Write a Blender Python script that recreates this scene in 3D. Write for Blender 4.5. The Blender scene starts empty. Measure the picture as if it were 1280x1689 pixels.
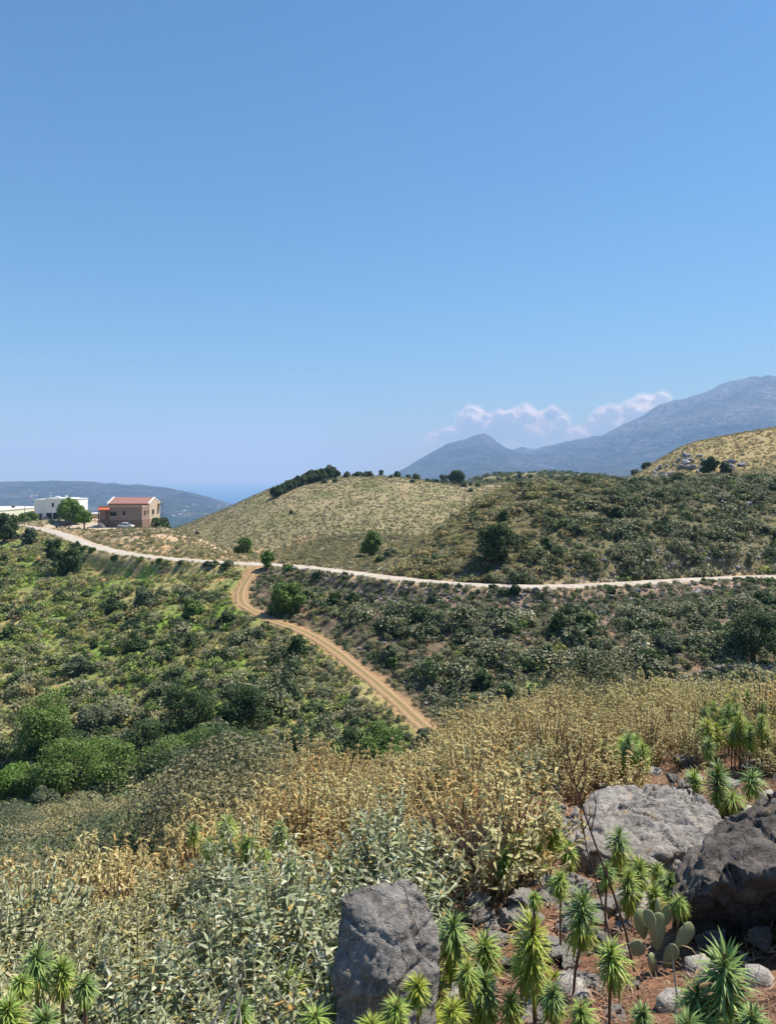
import bpy, math, random
import numpy as np
from mathutils import Vector, Matrix, Euler
C = bpy.context.scene
COL = C.collection
D = bpy.data

# ------------------------------------------------------------------ camera
F = 1280.0; V0 = 788.0            # focal length in photo pixels, row of eye level
cam = D.cameras.new("camera"); camo = D.objects.new("camera", cam); COL.objects.link(camo)
cam.sensor_fit = 'HORIZONTAL'; cam.sensor_width = 36; cam.lens = 36
cam.shift_y = -(844.5 - V0) / 1280.0
camo.rotation_euler = (math.pi/2, 0, 0)
cam.clip_start = 0.05; cam.clip_end = 200000
C.camera = camo
# ------------------------------------------------------------------ sun, sky, exposure
SUN_EL = 58.0; SUN_AZ = 64.0     # azimuth clockwise from the view direction (+y)
w = D.worlds.new("World"); C.world = w; w.use_nodes = True
nt = w.node_tree; bg = nt.nodes['Background']
sky = nt.nodes.new('ShaderNodeTexSky'); sky.sky_type = 'NISHITA'; sky.sun_disc = False
sky.sun_elevation = math.radians(SUN_EL); sky.sun_rotation = math.radians(SUN_AZ)
sky.altitude = 0; sky.air_density = 1.15; sky.dust_density = 0.25; sky.ozone_density = 4.0
tn = nt.nodes.new('ShaderNodeMix'); tn.data_type = 'RGBA'; tn.blend_type = 'MULTIPLY'; tn.inputs[0].default_value = 1.0
tn.inputs[7].default_value = (.51, .79, 1.0, 1); nt.links.new(sky.outputs[0], tn.inputs[6])
nt.links.new(tn.outputs[2], bg.inputs[0]); bg.inputs[1].default_value = 0.088
sl = D.lights.new("sun", 'SUN'); sl.energy = 5.0; sl.angle = math.radians(0.53); sl.color = (1, .95, .865)
so = D.objects.new("sun", sl); COL.objects.link(so)
sd = Vector((math.sin(math.radians(SUN_AZ))*math.cos(math.radians(SUN_EL)), math.cos(math.radians(SUN_AZ))*math.cos(math.radians(SUN_EL)), math.sin(math.radians(SUN_EL))))
so.rotation_euler = (-sd).to_track_quat('-Z', 'Y').to_euler(); so.location = (30, 20, 60)
C.view_settings.view_transform = 'Standard'; C.view_settings.look = 'None'
C.view_settings.exposure = 0.6; C.view_settings.gamma = 1
HAZE = 1.3e-4
C.render.engine = 'CYCLES'
C.cycles.use_denoising = True
try: C.cycles.denoiser = 'OPENIMAGEDENOISE'
except Exception: pass
C.cycles.max_bounces = 6; C.cycles.diffuse_bounces = 3; C.cycles.glossy_bounces = 1
C.cycles.transmission_bounces = 3; C.cycles.volume_bounces = 4; C.cycles.transparent_max_bounces = 6
C.cycles.use_adaptive_sampling = True; C.cycles.adaptive_threshold = 0.02

# ------------------------------------------------------------------ helpers
rng = np.random.default_rng(7)
def tag(o, label=None, cat=None, group=None, kind=None):
    if label: o['label'] = label
    if cat: o['category'] = cat
    if group: o['group'] = group
    if kind: o['kind'] = kind
    return o
def mesh_np(name, verts, faces, mats=(), smooth=False, fmat=None, quads=True):
    """verts (n,3), faces (m,k) -> mesh"""
    me = D.meshes.new(name)
    verts = np.asarray(verts, np.float32); faces = np.asarray(faces, np.int32)
    me.vertices.add(len(verts)); me.vertices.foreach_set('co', verts.ravel())
    m, k = faces.shape
    me.loops.add(m*k); me.loops.foreach_set('vertex_index', faces.ravel())
    me.polygons.add(m)
    me.polygons.foreach_set('loop_start', np.arange(0, m*k, k, dtype=np.int32))
    if smooth: me.polygons.foreach_set('use_smooth', np.ones(m, bool))
    for mt in mats: me.materials.append(mt)
    if fmat is not None: me.polygons.foreach_set('material_index', np.asarray(fmat, np.int32))
    me.update(calc_edges=True)
    return me
def link(name, me, loc=(0,0,0), rot=(0,0,0), scale=(1,1,1), parent=None):
    o = D.objects.new(name, me); COL.objects.link(o)
    o.location = loc; o.rotation_euler = rot; o.scale = scale
    if parent is not None: o.parent = parent
    return o
def empty(name, loc, rz=0, scale=(1,1,1)):
    return link(name, None, loc, (0,0,rz), scale)
class MB:
    """collects geometry for one mesh"""
    def __init__(s): s.v = []; s.f = []; s.m = []
    def add(s, vs, fs, m=0):
        b = len(s.v); s.v += [tuple(v) for v in vs]; s.f += [tuple(i+b for i in f) for f in fs]; s.m += [m]*len(fs)
    def box(s, x0, y0, z0, x1, y1, z1, m=0):
        s.add([(x0,y0,z0),(x1,y0,z0),(x1,y1,z0),(x0,y1,z0),(x0,y0,z1),(x1,y0,z1),(x1,y1,z1),(x0,y1,z1)],
              [(0,3,2,1),(4,5,6,7),(0,1,5,4),(1,2,6,5),(2,3,7,6),(3,0,4,7)], m)
    def tube(s, pts, rads, n=6, m=0, cap=True):
        pts = [Vector(p) for p in pts]; rings = []
        for i, p in enumerate(pts):
            d = (pts[min(i+1, len(pts)-1)] - pts[max(i-1, 0)])
            d = d.normalized() if d.length > 1e-9 else Vector((0,0,1))
            a = d.orthogonal().normalized(); 
            ref = Vector((1,0,0)) if abs(d.x) < .9 else Vector((0,1,0))
            a = d.cross(ref).normalized(); b = d.cross(a)
            r = rads[i] if hasattr(rads, '__len__') else rads
            rings.append([p + a*math.cos(6.28318*k/n)*r + b*math.sin(6.28318*k/n)*r for k in range(n)])
        vs = [v for r in rings for v in r]; fs = []
        for i in range(len(pts)-1):
            for k in range(n):
                fs.append((i*n+k, i*n+(k+1)%n, (i+1)*n+(k+1)%n, (i+1)*n+k))
        if cap: fs += [tuple(range(n)), tuple(range((len(pts)-1)*n, len(pts)*n))[::-1]]
        s.add(vs, fs, m)
    def mesh(s, name, mats, smooth=False):
        me = D.meshes.new(name); me.from_pydata(s.v, [], s.f)
        for mt in mats: me.materials.append(mt)
        me.polygons.foreach_set('material_index', s.m)
        if smooth: me.polygons.foreach_set('use_smooth', [True]*len(s.f))
        me.update(); return me
    def build(s, name, mats, parent=None, smooth=False, loc=(0,0,0)):
        return link(name, s.mesh(name, mats if isinstance(mats, (list, tuple)) else [mats], smooth), loc, parent=parent)

# numpy gradient noise -------------------------------------------------
_P = np.random.default_rng(3).permutation(512).astype(np.int64); _P = np.concatenate([_P, _P, _P[:8]])
def perlin(x, y, seed=0):
    xi = np.floor(x).astype(np.int64); yi = np.floor(y).astype(np.int64)
    xf = x - xi; yf = y - yi
    u = xf*xf*xf*(xf*(xf*6-15)+10); v = yf*yf*yf*(yf*(yf*6-15)+10)
    def g(ix, iy, dx, dy):
        h = _P[(_P[(ix+seed*57) & 511] + iy) & 511] * (6.2831853/512*7)
        return np.cos(h)*dx + np.sin(h)*dy
    a = g(xi, yi, xf, yf); b = g(xi+1, yi, xf-1, yf); c = g(xi, yi+1, xf, yf-1); d = g(xi+1, yi+1, xf-1, yf-1)
    return (a + u*(b-a) + v*((c + u*(d-c)) - (a + u*(b-a)))) * 1.5
def fbm(x, y, oct=4, seed=0, ridge=False):
    s = 0; a = 1; t = 0
    for i in range(oct):
        n = perlin(x, y, seed+i)
        if ridge: n = 1 - 2*np.abs(n)
        s = s + n*a; t += a; a *= .5; x = x*2.03 + 11.3; y = y*2.03 + 5.7
    return s/t
def sstep(a, b, x):
    t = np.clip((x-a)/(b-a), 0, 1); return t*t*(3-2*t)

# ------------------------------------------------------------------ terrain: height over (azimuth, log distance)
def z_to_v(y, z): return V0 - F*z/y
CP = []      # (u, y, t=z/r)
def cz(u, *yz):
    for y, z in yz: CP.append((u, y, z))
def cv(u, *yv):
    for y, v in yv: CP.append((u, y, (V0-v)/F*y))
# near ground, by real height
cz(-900, (1,-1.9),(3,-2.7),(8,-5),(20,-11),(45,-20),(80,-24),(150,-19),(250,-14),(500,-30))
cz(2200, (1,-1.6),(3,-1.8),(8,-2.2),(20,-5),(45,-15),(80,-18),(110,-12),(150,-2),(250,14),(500,5))
cz(0,   (.9,-1.75),(1.8,-2.15),(3,-2.5),(4.5,-2.95),(6.5,-3.75),(9,-4.95),(13,-6.6),(18,-8.7),(25,-11.6),(40,-19.5),(60,-25.5),(80,-26),(105,-23.5),(130,-20),(155,-16.8),(185,-13.9),(230,-13.4),(280,-13.6),(360,-22))
cz(160, (.9,-1.75),(1.8,-2.15),(3,-2.5),(4.5,-2.9),(6.5,-3.65),(9,-4.8),(13,-6.5),(18,-8.6),(25,-11.4),(40,-18.7),(58,-24.6),(78,-25),(100,-22.5),(120,-19.8),(140,-16.5),(160,-13.8),(200,-13.5),(245,-13.4),(300,-22),(380,-40))
cz(320, (.9,-1.75),(1.8,-2.15),(3,-2.45),(4.5,-2.75),(6.5,-3.3),(9,-4.1),(13,-5.7),(18,-8),(25,-11.2),(38,-18),(55,-23.4),(75,-23.2),(95,-20.3),(115,-17),(132,-14),(150,-13.7),(172,-13.4),(195,-14.6),(216,-20),(245,-23))
cv(320, (300,868),(330,862),(400,866))
cz(400, (124,-13.9),(138,-14.0),(150,-15.6),(166,-18.6),(190,-19.5))
cv(400, (235,884),(270,850),(300,832),(340,827),(400,840))
cz(480, (.9,-1.72),(1.8,-2.1),(3,-2.4),(4.5,-2.65),(6.5,-3.05),(8.5,-3.55),(11,-4.6),(15,-6.8),(22,-10.6),(35,-17.5),(50,-22.5),(68,-23),(88,-19.8),(105,-16.8),(121,-13.9),(135,-13.8),(152,-15.2))
cv(480, (180,905),(215,877),(255,843),(300,807),(335,794),(380,800),(450,822))
cz(640, (.9,-1.7),(1.8,-2.0),(3,-2.25),(4.5,-2.5),(6,-2.78),(7.5,-3.25),(9.5,-4.02),(13,-5.9),(20,-9.8),(32,-16.5),(47,-22),(64,-23.4),(80,-20.5),(95,-17),(108,-13.9),(122,-12.9),(140,-14.4))
cv(640, (165,898),(200,870),(240,837),(285,800),(325,785.5),(370,792),(450,805))
cz(800, (.9,-1.68),(1.8,-1.9),(3,-2.1),(4.5,-2.3),(6.5,-2.62),(8.5,-3.1),(10.5,-3.72),(14,-5.55),(21,-9.8),(33,-16),(48,-20.8),(62,-22.3),(78,-19.5),(92,-15.7),(100,-13.9),(104,-12.8),(112,-9.9),(122,-7.2),(134,-4.6),(144,-3.9),(158,-6),(180,-9.5),(215,-9.5))
cz(725, (100,-14),(112,-11.8),(122,-9.6),(132,-9.0),(142,-10.6),(156,-14))
cv(800, (270,822),(330,802),(390,799),(470,796))
cz(960, (.9,-1.65),(1.8,-1.85),(3,-2.08),(4.5,-2.36),(6.5,-2.68),(9,-3.1),(11.5,-3.65),(15,-5.3),(22,-9.6),(34,-15.5),(46,-19.5),(60,-21.5),(75,-19.6),(90,-16),(99.5,-13.9),(104,-12.3),(112,-8.6),(124,-4.6),(138,-1.9),(150,-1.1),(165,-3),(190,-6),(240,-5))
cv(960, (330,796),(400,791),(470,790))
cz(1120,(.9,-1.65),(1.8,-1.8),(3,-2.0),(4.5,-2.34),(6.5,-2.66),(9,-3.08),(12,-3.75),(15,-5.1),(22,-9),(34,-14.7),(46,-18.3),(60,-20.5),(76,-18.6),(92,-15.8),(102.5,-13.8),(107,-12),(115,-8.2),(127,-4.2),(140,-2.0),(153,-1.2),(168,-2),(190,-1),(225,5),(250,8.4),(275,9.5),(320,6),(400,0))
cz(1280,(.9,-1.62),(1.8,-1.76),(3,-1.95),(4.5,-2.3),(6.5,-2.62),(9,-3.0),(12,-3.85),(15,-5),(22,-8.6),(34,-13.8),(46,-17.2),(60,-19.6),(78,-18),(96,-15.3),(107.5,-13.8),(112,-12),(120,-8.4),(132,-4.6),(144,-2.4),(156,-1.4),(172,-.4),(195,3.2),(225,10.3),(255,16.2),(275,17.9),(320,17),(400,8))
cz(1480,(.9,-1.6),(3,-1.75),(9,-2.7),(22,-8.2),(46,-16.6),(78,-17.5),(112,-13.8),(130,-6),(156,-1),(200,7),(270,22),(340,24),(500,12))
cz(1030, (205,-4),(235,-2.2),(265,-1.5),(320,-1.5))
# beyond: drop to the coastal plain, headland, mountains
for u in (-900, 0, 160, 320):
    cz(u, (560,-75),(900,-125),(1500,-172),(2500,-205),(3600,-222))
cz(480, (560,-60),(900,-118),(1500,-170),(2500,-205),(3600,-222))
cz(640, (620,-35),(1000,-85),(1600,-135),(2500,-165),(3600,-180))
cz(800, (600,0),(900,-30),(1400,-70),(2300,-90))
cz(960, (600,2),(900,-25),(1400,-60),(2300,-80))
cz(1120,(600,-10),(900,-30),(1400,-50),(2300,-60))
cz(1280,(600,-10),(900,-30),(1400,-40),(2300,-40))
cz(2200,(900,-20),(2300,0))
cv(-900, (4700,812),(6000,790),(8000,800),(10500,815))
cv(0,   (4700,826),(6000,795),(7500,800),(10000,822))
cv(100, (4700,830),(6000,797),(7500,801),(10000,824))
cv(180, (4700,834),(6000,801),(7500,806),(10000,826))
cv(260, (4700,838),(6000,808),(7500,812),(10000,828))
cv(330, (4700,842),(6000,820),(7500,823),(10000,834))
cv(400, (4700,848),(6000,838),(7500,836),(10000,836))
cv(480, (4700,850),(6000,845),(7500,840),(10000,838))
cv(560, (4700,840),(6500,832),(10000,832))
cv(620, (4700,822),(6500,815),(9000,802),(12000,815))
cv(670, (4700,808),(6500,795),(8600,776),(12000,790))
cv(700, (8500,758))
cv(735, (4200,806),(6500,772),(8400,741),(12000,772))
cv(770, (8300,735))
cv(800, (3600,806),(6500,765),(8300,724),(12000,772))
cv(830, (8400,739))
cv(870, (3600,800),(6500,772),(8600,749),(12000,770))
cv(960, (3600,797),(6500,765),(8800,737),(12000,765))
cv(1040,(3600,794),(6500,748),(8800,702),(12000,750))
cv(1120,(3600,790),(6500,730),(8800,671),(12000,730))
cv(1190,(3600,786),(6500,712),(8800,640),(12000,710))
cv(1280,(3600,780),(6500,700),(8800,628),(12000,700))
cv(1480,(3600,776),(6500,690),(8800,628),(12000,700))
cv(2200,(3600,770),(6500,700),(8800,660),(12000,700))
for u in (-900,0,320,560): cz(u, (15000,-330),(30000,-700))
for u in (800,1280,2200): cz(u, (16000,100),(30000,-500))
cp = np.array(CP)
cth = np.arctan((cp[:,0]-640)/F); crr = cp[:,1]/np.cos(cth); ct = cp[:,2]/crr
AX = 1/0.125; AY = 1/0.26
def tps_phi(d2): return np.where(d2 > 1e-12, .5*d2*np.log(np.maximum(d2, 1e-12)), 0)
PX = np.stack([cth*AX, np.log(crr)*AY], 1)
N_ = len(PX)
K = tps_phi(((PX[:,None]-PX[None])**2).sum(-1)) + np.eye(N_)*0.008
Pm = np.concatenate([np.ones((N_,1)), PX], 1)
A = np.zeros((N_+3, N_+3)); A[:N_,:N_] = K; A[:N_,N_:] = Pm; A[N_:,:N_] = Pm.T
W_ = np.linalg.solve(A, np.concatenate([ct, np.zeros(3)]))
def tps(th, lr):
    X = th*AX; Y = lr*AY; out = np.empty(X.shape); Xf = X.ravel(); Yf = Y.ravel(); of = out.ravel()
    for i in range(0, len(Xf), 20000):
        d2 = (Xf[i:i+20000,None]-PX[None,:,0])**2 + (Yf[i:i+20000,None]-PX[None,:,1])**2
        of[i:i+20000] = tps_phi(d2) @ W_[:N_] + W_[N_] + W_[N_+1]*Xf[i:i+20000] + W_[N_+2]*Yf[i:i+20000]
    return of.reshape(X.shape)
# coarse table of the spline, then bicubic-ish lookup
TT = np.linspace(-1.0, 1.0, 321); TL = np.linspace(math.log(.6), math.log(60000), 700)
TAB = tps(*np.meshgrid(TT, TL, indexing='ij'))
def base_t(th, lr):
    a = np.clip((th-TT[0])/(TT[1]-TT[0]), 0, len(TT)-1.001); b = np.clip((lr-TL[0])/(TL[1]-TL[0]), 0, len(TL)-1.001)
    i = a.astype(int); j = b.astype(int); fa = a-i; fb = b-j
    return (TAB[i,j]*(1-fa)+TAB[i+1,j]*fa)*(1-fb) + (TAB[i,j+1]*(1-fa)+TAB[i+1,j+1]*fa)*fb
def raw_h(x, y):
    r = np.hypot(x, y); r = np.maximum(r, .6); th = np.arctan2(x, y)
    th = np.where(np.abs(th) > 1.0, np.sign(th)*1.0, th)
    back = sstep(1.2, 2.2, np.abs(np.arctan2(x, y)))
    z = base_t(th, np.log(r))*r
    zb = -1.7 + 0.10*np.minimum(r, 300)
    z = z*(1-back) + zb*back
    # relief noise, growing with distance scale
    z = z + fbm(x*1.3, y*1.3, 3, 1)*.05*sstep(.5, 3, r)
    z = z + fbm(x/6, y/6, 4, 5)*.45*sstep(10, 40, r)
    z = z + fbm(x/38, y/38, 3, 9)*1.3*sstep(120, 190, r)*(1-.5*sstep(300,600,r))
    far = sstep(2500, 6000, r)
    z = z + far*(fbm(x/2300, y/2300, 6, 20, True)-.42)*r*.016*sstep(3500, 8000, r)*(.55+1.05*sstep(.0,.16,th))
    # pointed summit and shoulders of the far peaks
    u_ = 640+F*np.tan(np.clip(th,-1.2,1.2)); pk = np.exp(-((np.log(r)-math.log(8900))/.22)**2)
    z = z + r*pk*(.0022*np.maximum(0, 1-np.abs(u_-803)/34) + .0035*np.maximum(0, 1-np.abs(u_-935)/30) + .002*np.maximum(0, 1-np.abs(u_-975)/22) - .003*np.exp(-((u_-870)/22)**2))
    z = z + far*(fbm(x/520, y/520, 5, 33, True)-.35)*r*.0035*sstep(4500, 8000, r)
    return z
# roads --------------------------------------------------------------
ROAD_Z = -13.8
def upt(u, v, z): y = F*(-z)/(v-V0); return ((u-640)/F*y, y)
road_px = [(-160,858),(-60,861),(20,866),(64,872),(100,881),(140,896),(180,908),(240,918),(320,925),(420,931),(480,934),(560,943),(640,953),(720,961),(800,966),(900,968),(1000,965),(1100,959),(1200,954),(1300,951),(1420,948),(1600,944)]
road_pts = np.array([upt(u, v, ROAD_Z) for u, v in road_px])
def catmull(p, step=1.0):
    p = np.asarray(p, float); q = np.concatenate([[2*p[0]-p[1]], p, [2*p[-1]-p[-2]]]); out = []
    for i in range(1, len(q)-2):
        n = max(2, int(np.linalg.norm(q[i+1]-q[i])/step))
        for k in range(n):
            t = k/n
            out.append(.5*((2*q[i]) + (-q[i-1]+q[i+1])*t + (2*q[i-1]-5*q[i]+4*q[i+1]-q[i+2])*t*t + (-q[i-1]+3*q[i]-3*q[i+1]+q[i+2])*t**3))
    out.append(q[-2]); return np.array(out)
road_c = catmull(road_pts, 1.2)
# track centre: hit the raw terrain along each pixel ray
def hit(u, v, hf, y0=1.0, y1=12000):
    ys = np.exp(np.linspace(math.log(y0), math.log(y1), 3000)); xs = (u-640)/F*ys
    g = hf(xs, ys); line = (V0-v)/F*ys; k = np.argmax(g >= line)
    if not (g >= line).any(): return None
    if k > 0:
        a = line[k-1]-g[k-1]; b = g[k]-line[k]; t = a/(a+b+1e-9); y = ys[k-1]+(ys[k]-ys[k-1])*t
    else: y = ys[0]
    return ((u-640)/F*y, y, (V0-v)/F*y)
track_px = [(422,934),(414,948),(404,962),(397,980),(400,998),(420,1010),(450,1026),(478,1032),(508,1043),(549,1069),(586,1100),(624,1132),(662,1165),(699,1200),(727,1226)]
track_pts = [hit(u, v, raw_h, 40) for u, v in track_px]
track_pts = np.array(track_pts); track_pts[0] = (*upt(422, 931, ROAD_Z), ROAD_Z)
_e = track_pts[-1] + (track_pts[-1]-track_pts[-2])*1.0
track_pts = np.concatenate([track_pts, [_e, _e + (_e-track_pts[-2])*.8]])
# smooth profile
for _ in range(3): track_pts[1:-1, 2] = .25*track_pts[:-2, 2] + .5*track_pts[1:-1, 2] + .25*track_pts[2:, 2]
track_c = catmull(track_pts, 1.0)
def near_poly(x, y, P, zcol=None):
    """distance to polyline samples and z there"""
    d = np.full(x.shape, 1e9); zz = np.zeros(x.shape)
    m = (x > P[:,0].min()-16) & (x < P[:,0].max()+16) & (y > P[:,1].min()-16) & (y < P[:,1].max()+16)
    xs = x[m]; ys = y[m]
    dm = np.empty(xs.shape); zm = np.zeros(xs.shape)
    for i in range(0, len(xs), 20000):
        dd = (xs[i:i+20000,None]-P[None,:,0])**2 + (ys[i:i+20000,None]-P[None,:,1])**2
        k = dd.argmin(1); dm[i:i+20000] = np.sqrt(dd[np.arange(len(k)), k])
        if zcol is not None: zm[i:i+20000] = P[k, zcol]
    d[m] = dm; zz[m] = zm
    return d, zz
PADS = [ ((-82, 222), 17, -13.75), ((-118, 262), 34, -13.75)]
def ground_h(x, y):
    x = np.asarray(x, float); y = np.asarray(y, float)
    z = raw_h(x, y)
    for (px, py), R, pz in PADS:
        d = np.hypot((x-px), (y-py)); w_ = 1-sstep(R*.75, R*1.1, d); z = z*(1-w_) + pz*w_
    d, zt = near_poly(x, y, track_c, 2); w_ = 1-sstep(1.9, 4.5, d); z = z*(1-w_) + zt*w_
    d, _ = near_poly(x, y, road_c); w_ = 1-sstep(2.4, 5.0, d); z = z*(1-w_) + ROAD_Z*w_
    return z
def gz(x, y): return float(ground_h(np.array([x]), np.array([y]))[0])
def at(u, v, y0=1.0, y1=12000):
    p = hit(u, v, ground_h, y0, y1)
    return p
# ------------------------------------------------------------------ materials
class NT:
    def __init__(s, name):
        s.m = D.materials.new(name); s.m.use_nodes = True; s.t = s.m.node_tree; s.p = s.t.nodes['Principled BSDF']; s.o = s.t.nodes['Material Output']
    def n(s, ty, **kw):
        nd = s.t.nodes.new(ty)
        for k, v in kw.items():
            if k.startswith('_'): setattr(nd, k[1:], v)
        return nd
    def l(s, a, b): s.t.links.new(a, b)
    def set(s, nd, **kw):
        for k, v in kw.items(): nd.inputs[k.replace('_', ' ')].default_value = v
        return nd
    def noise(s, scale, detail=4, rough=.6, vec=None):
        nd = s.n('ShaderNodeTexNoise'); s.set(nd, Scale=scale, Detail=detail, Roughness=rough)
        if vec is not None: s.l(vec, nd.inputs['Vector'])
        return nd.outputs[0]
    def obj(s): return s.n('ShaderNodeTexCoord').outputs['Object']
    def ramp(s, fac, stops, interp='LINEAR'):
        nd = s.n('ShaderNodeValToRGB'); e = nd.color_ramp.elements; nd.color_ramp.interpolation = interp
        while len(e) < len(stops): e.new(.5)
        for i, (p, c) in enumerate(stops):
            e[i].position = p; e[i].color = (*c, 1) if len(c) == 3 else c
        s.l(fac, nd.inputs[0]); return nd.outputs[0]
    def mix(s, f, a, b, mode='MIX'):
        nd = s.n('ShaderNodeMix'); nd.data_type = 'RGBA'; nd.blend_type = mode
        for sock, v in ((nd.inputs[0], f), (nd.inputs[6], a), (nd.inputs[7], b)):
            if hasattr(v, 'links') or hasattr(v, 'is_linked'): s.l(v, sock)
            elif hasattr(v, '__len__'): sock.default_value = (*v, 1) if len(v) == 3 else v
            else: sock.default_value = v
        return nd.outputs[2]
    def math(s, op, a, b=0.0, c=None):
        nd = s.n('ShaderNodeMath'); nd.operation = op
        for sock, v in ((nd.inputs[0], a), (nd.inputs[1], b)) + (((nd.inputs[2], c),) if c is not None else ()):
            if hasattr(v, 'is_linked'): s.l(v, sock)
            else: sock.default_value = v
        return nd.outputs[0]
    def attr(s, name, ty='GEOMETRY'):
        nd = s.n('ShaderNodeAttribute'); nd.attribute_name = name; nd.attribute_type = ty; return nd
    def bump(s, h, strength=.5, dist=.1):
        nd = s.n('ShaderNodeBump'); s.set(nd, Strength=strength, Distance=dist); s.l(h, nd.inputs['Height']); s.l(nd.outputs[0], s.p.inputs['Normal']); return nd
    def color(s, c):
        if hasattr(c, 'is_linked'): s.l(c, s.p.inputs['Base Color'])
        else: s.p.inputs['Base Color'].default_value = (*c, 1)
    def rough(s, r, spec=.3): s.p.inputs['Roughness'].default_value = r; s.p.inputs['Specular IOR Level'].default_value = spec

def plain(name, c, rough=.7, spec=.3, var=.15, scale=3.0, metal=0, bump=0):
    s = NT(name); n = s.noise(scale, 5, .6, s.obj())
    lo = tuple(x*(1-var) for x in c); hi = tuple(min(1, x*(1+var)) for x in c)
    s.color(s.ramp(n, [(.3, lo), (.7, hi)])); s.rough(rough, spec); s.p.inputs['Metallic'].default_value = metal
    if bump: s.bump(n, bump, .02)
    return s.m
def leaf_mat(name, stops, alt, trans=.22, rough=.6, spec=.25, alt2=None):
    """stops: colours over the random value of each leaf; alt: what attribute tint moves them towards"""
    s = NT(name); g = s.n('ShaderNodeNewGeometry')
    c = s.ramp(g.outputs['Random Per Island'], stops)
    t = s.attr('tint', 'INSTANCER').outputs['Fac']
    c = s.mix(t, c, alt)
    s.color(c); s.rough(rough, spec)
    tr = s.n('ShaderNodeBsdfTranslucent'); s.l(c, tr.inputs[0])
    mx = s.n('ShaderNodeMixShader'); mx.inputs[0].default_value = trans
    s.l(s.p.outputs[0], mx.inputs[1]); s.l(tr.outputs[0], mx.inputs[2]); s.l(mx.outputs[0], s.o.inputs[0])
    return s.m
# ground: zone colour per vertex, broken up by noise ------------------
s = NT('earth_and_dry_grass')
a = s.attr('zone_colour').outputs['Color']; oc = s.obj()
n1 = s.noise(1.7, 8, .68, oc); n2 = s.noise(22, 5, .7, oc)
c = s.mix(1.0, a, s.ramp(n1, [(.3, (.55,.55,.55)), (.7, (1.45,1.42,1.38))]), 'MULTIPLY')
c = s.mix(1.0, c, s.ramp(n2, [(.3, (.7,.7,.7)), (.7, (1.3,1.3,1.3))]), 'MULTIPLY')
s.color(c); s.rough(.95, .1); s.bump(s.math('ADD', n1, s.math('MULTIPLY', n2, .25)), .6, .12)
M_ground = s.m
s = NT('distant_slopes')
a = s.attr('zone_colour').outputs['Color']; oc = s.obj()
n1 = s.noise(.0035, 10, .68, oc); n2 = s.noise(.022, 8, .72, oc)
c = s.mix(1.0, a, s.ramp(n1, [(.38, (.5,.58,.5)), (.62, (1.5,1.42,1.4))]), 'MULTIPLY')
c = s.mix(1.0, c, s.ramp(n2, [(.42, (.3,.36,.3)), (.58, (1.8,1.75,1.7))]), 'MULTIPLY')
s.color(c); s.rough(.95, .1); s.bump(s.math('ADD', n2, s.math('MULTIPLY', n1, 3.0)), 1.0, 60)
M_far = s.m
s = NT('sea_water'); oc = s.obj()
s.color((.02,.12,.30)); s.rough(.35, .5); s.bump(s.noise(.05, 6, .7, oc), .3, 2)
M_sea = s.m
s = NT('concrete_road'); oc = s.obj()
ac = s.attr('across').outputs['Fac']
n = s.noise(.7, 8, .7, oc)
c = s.ramp(n, [(.3, (.28,.24,.19)), (.5, (.44,.395,.33)), (.75, (.53,.48,.41))])
c = s.mix(s.math('MULTIPLY', s.math('POWER', s.math('ABSOLUTE', ac), 6), .7), c, (.36,.27,.18))
s.color(c); s.rough(.9, .2); s.bump(n, .3, .03); M_road = s.m
s = NT('dirt_track'); oc = s.obj()
ac = s.attr('across').outputs['Fac']; n = s.noise(.9, 8, .7, oc); n2 = s.noise(6, 5, .7, oc)
rut = s.ramp(s.math('ABSOLUTE', s.math('ADD', ac, s.math('MULTIPLY', s.math('SUBTRACT', n, .5), .45))), [(.0, (.22,.175,.08)), (.22, (.27,.195,.095)), (.44, (.41,.275,.155)), (.68, (.35,.235,.14)), (.84, (.26,.185,.10)), (1.0, (.20,.16,.08))])
c = s.mix(1.0, rut, s.ramp(n2, [(.3, (.7,.7,.68)), (.7, (1.2,1.2,1.2))]), 'MULTIPLY')
s.color(c); s.rough(.95, .1); s.bump(n2, .5, .06); M_track = s.m

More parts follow.
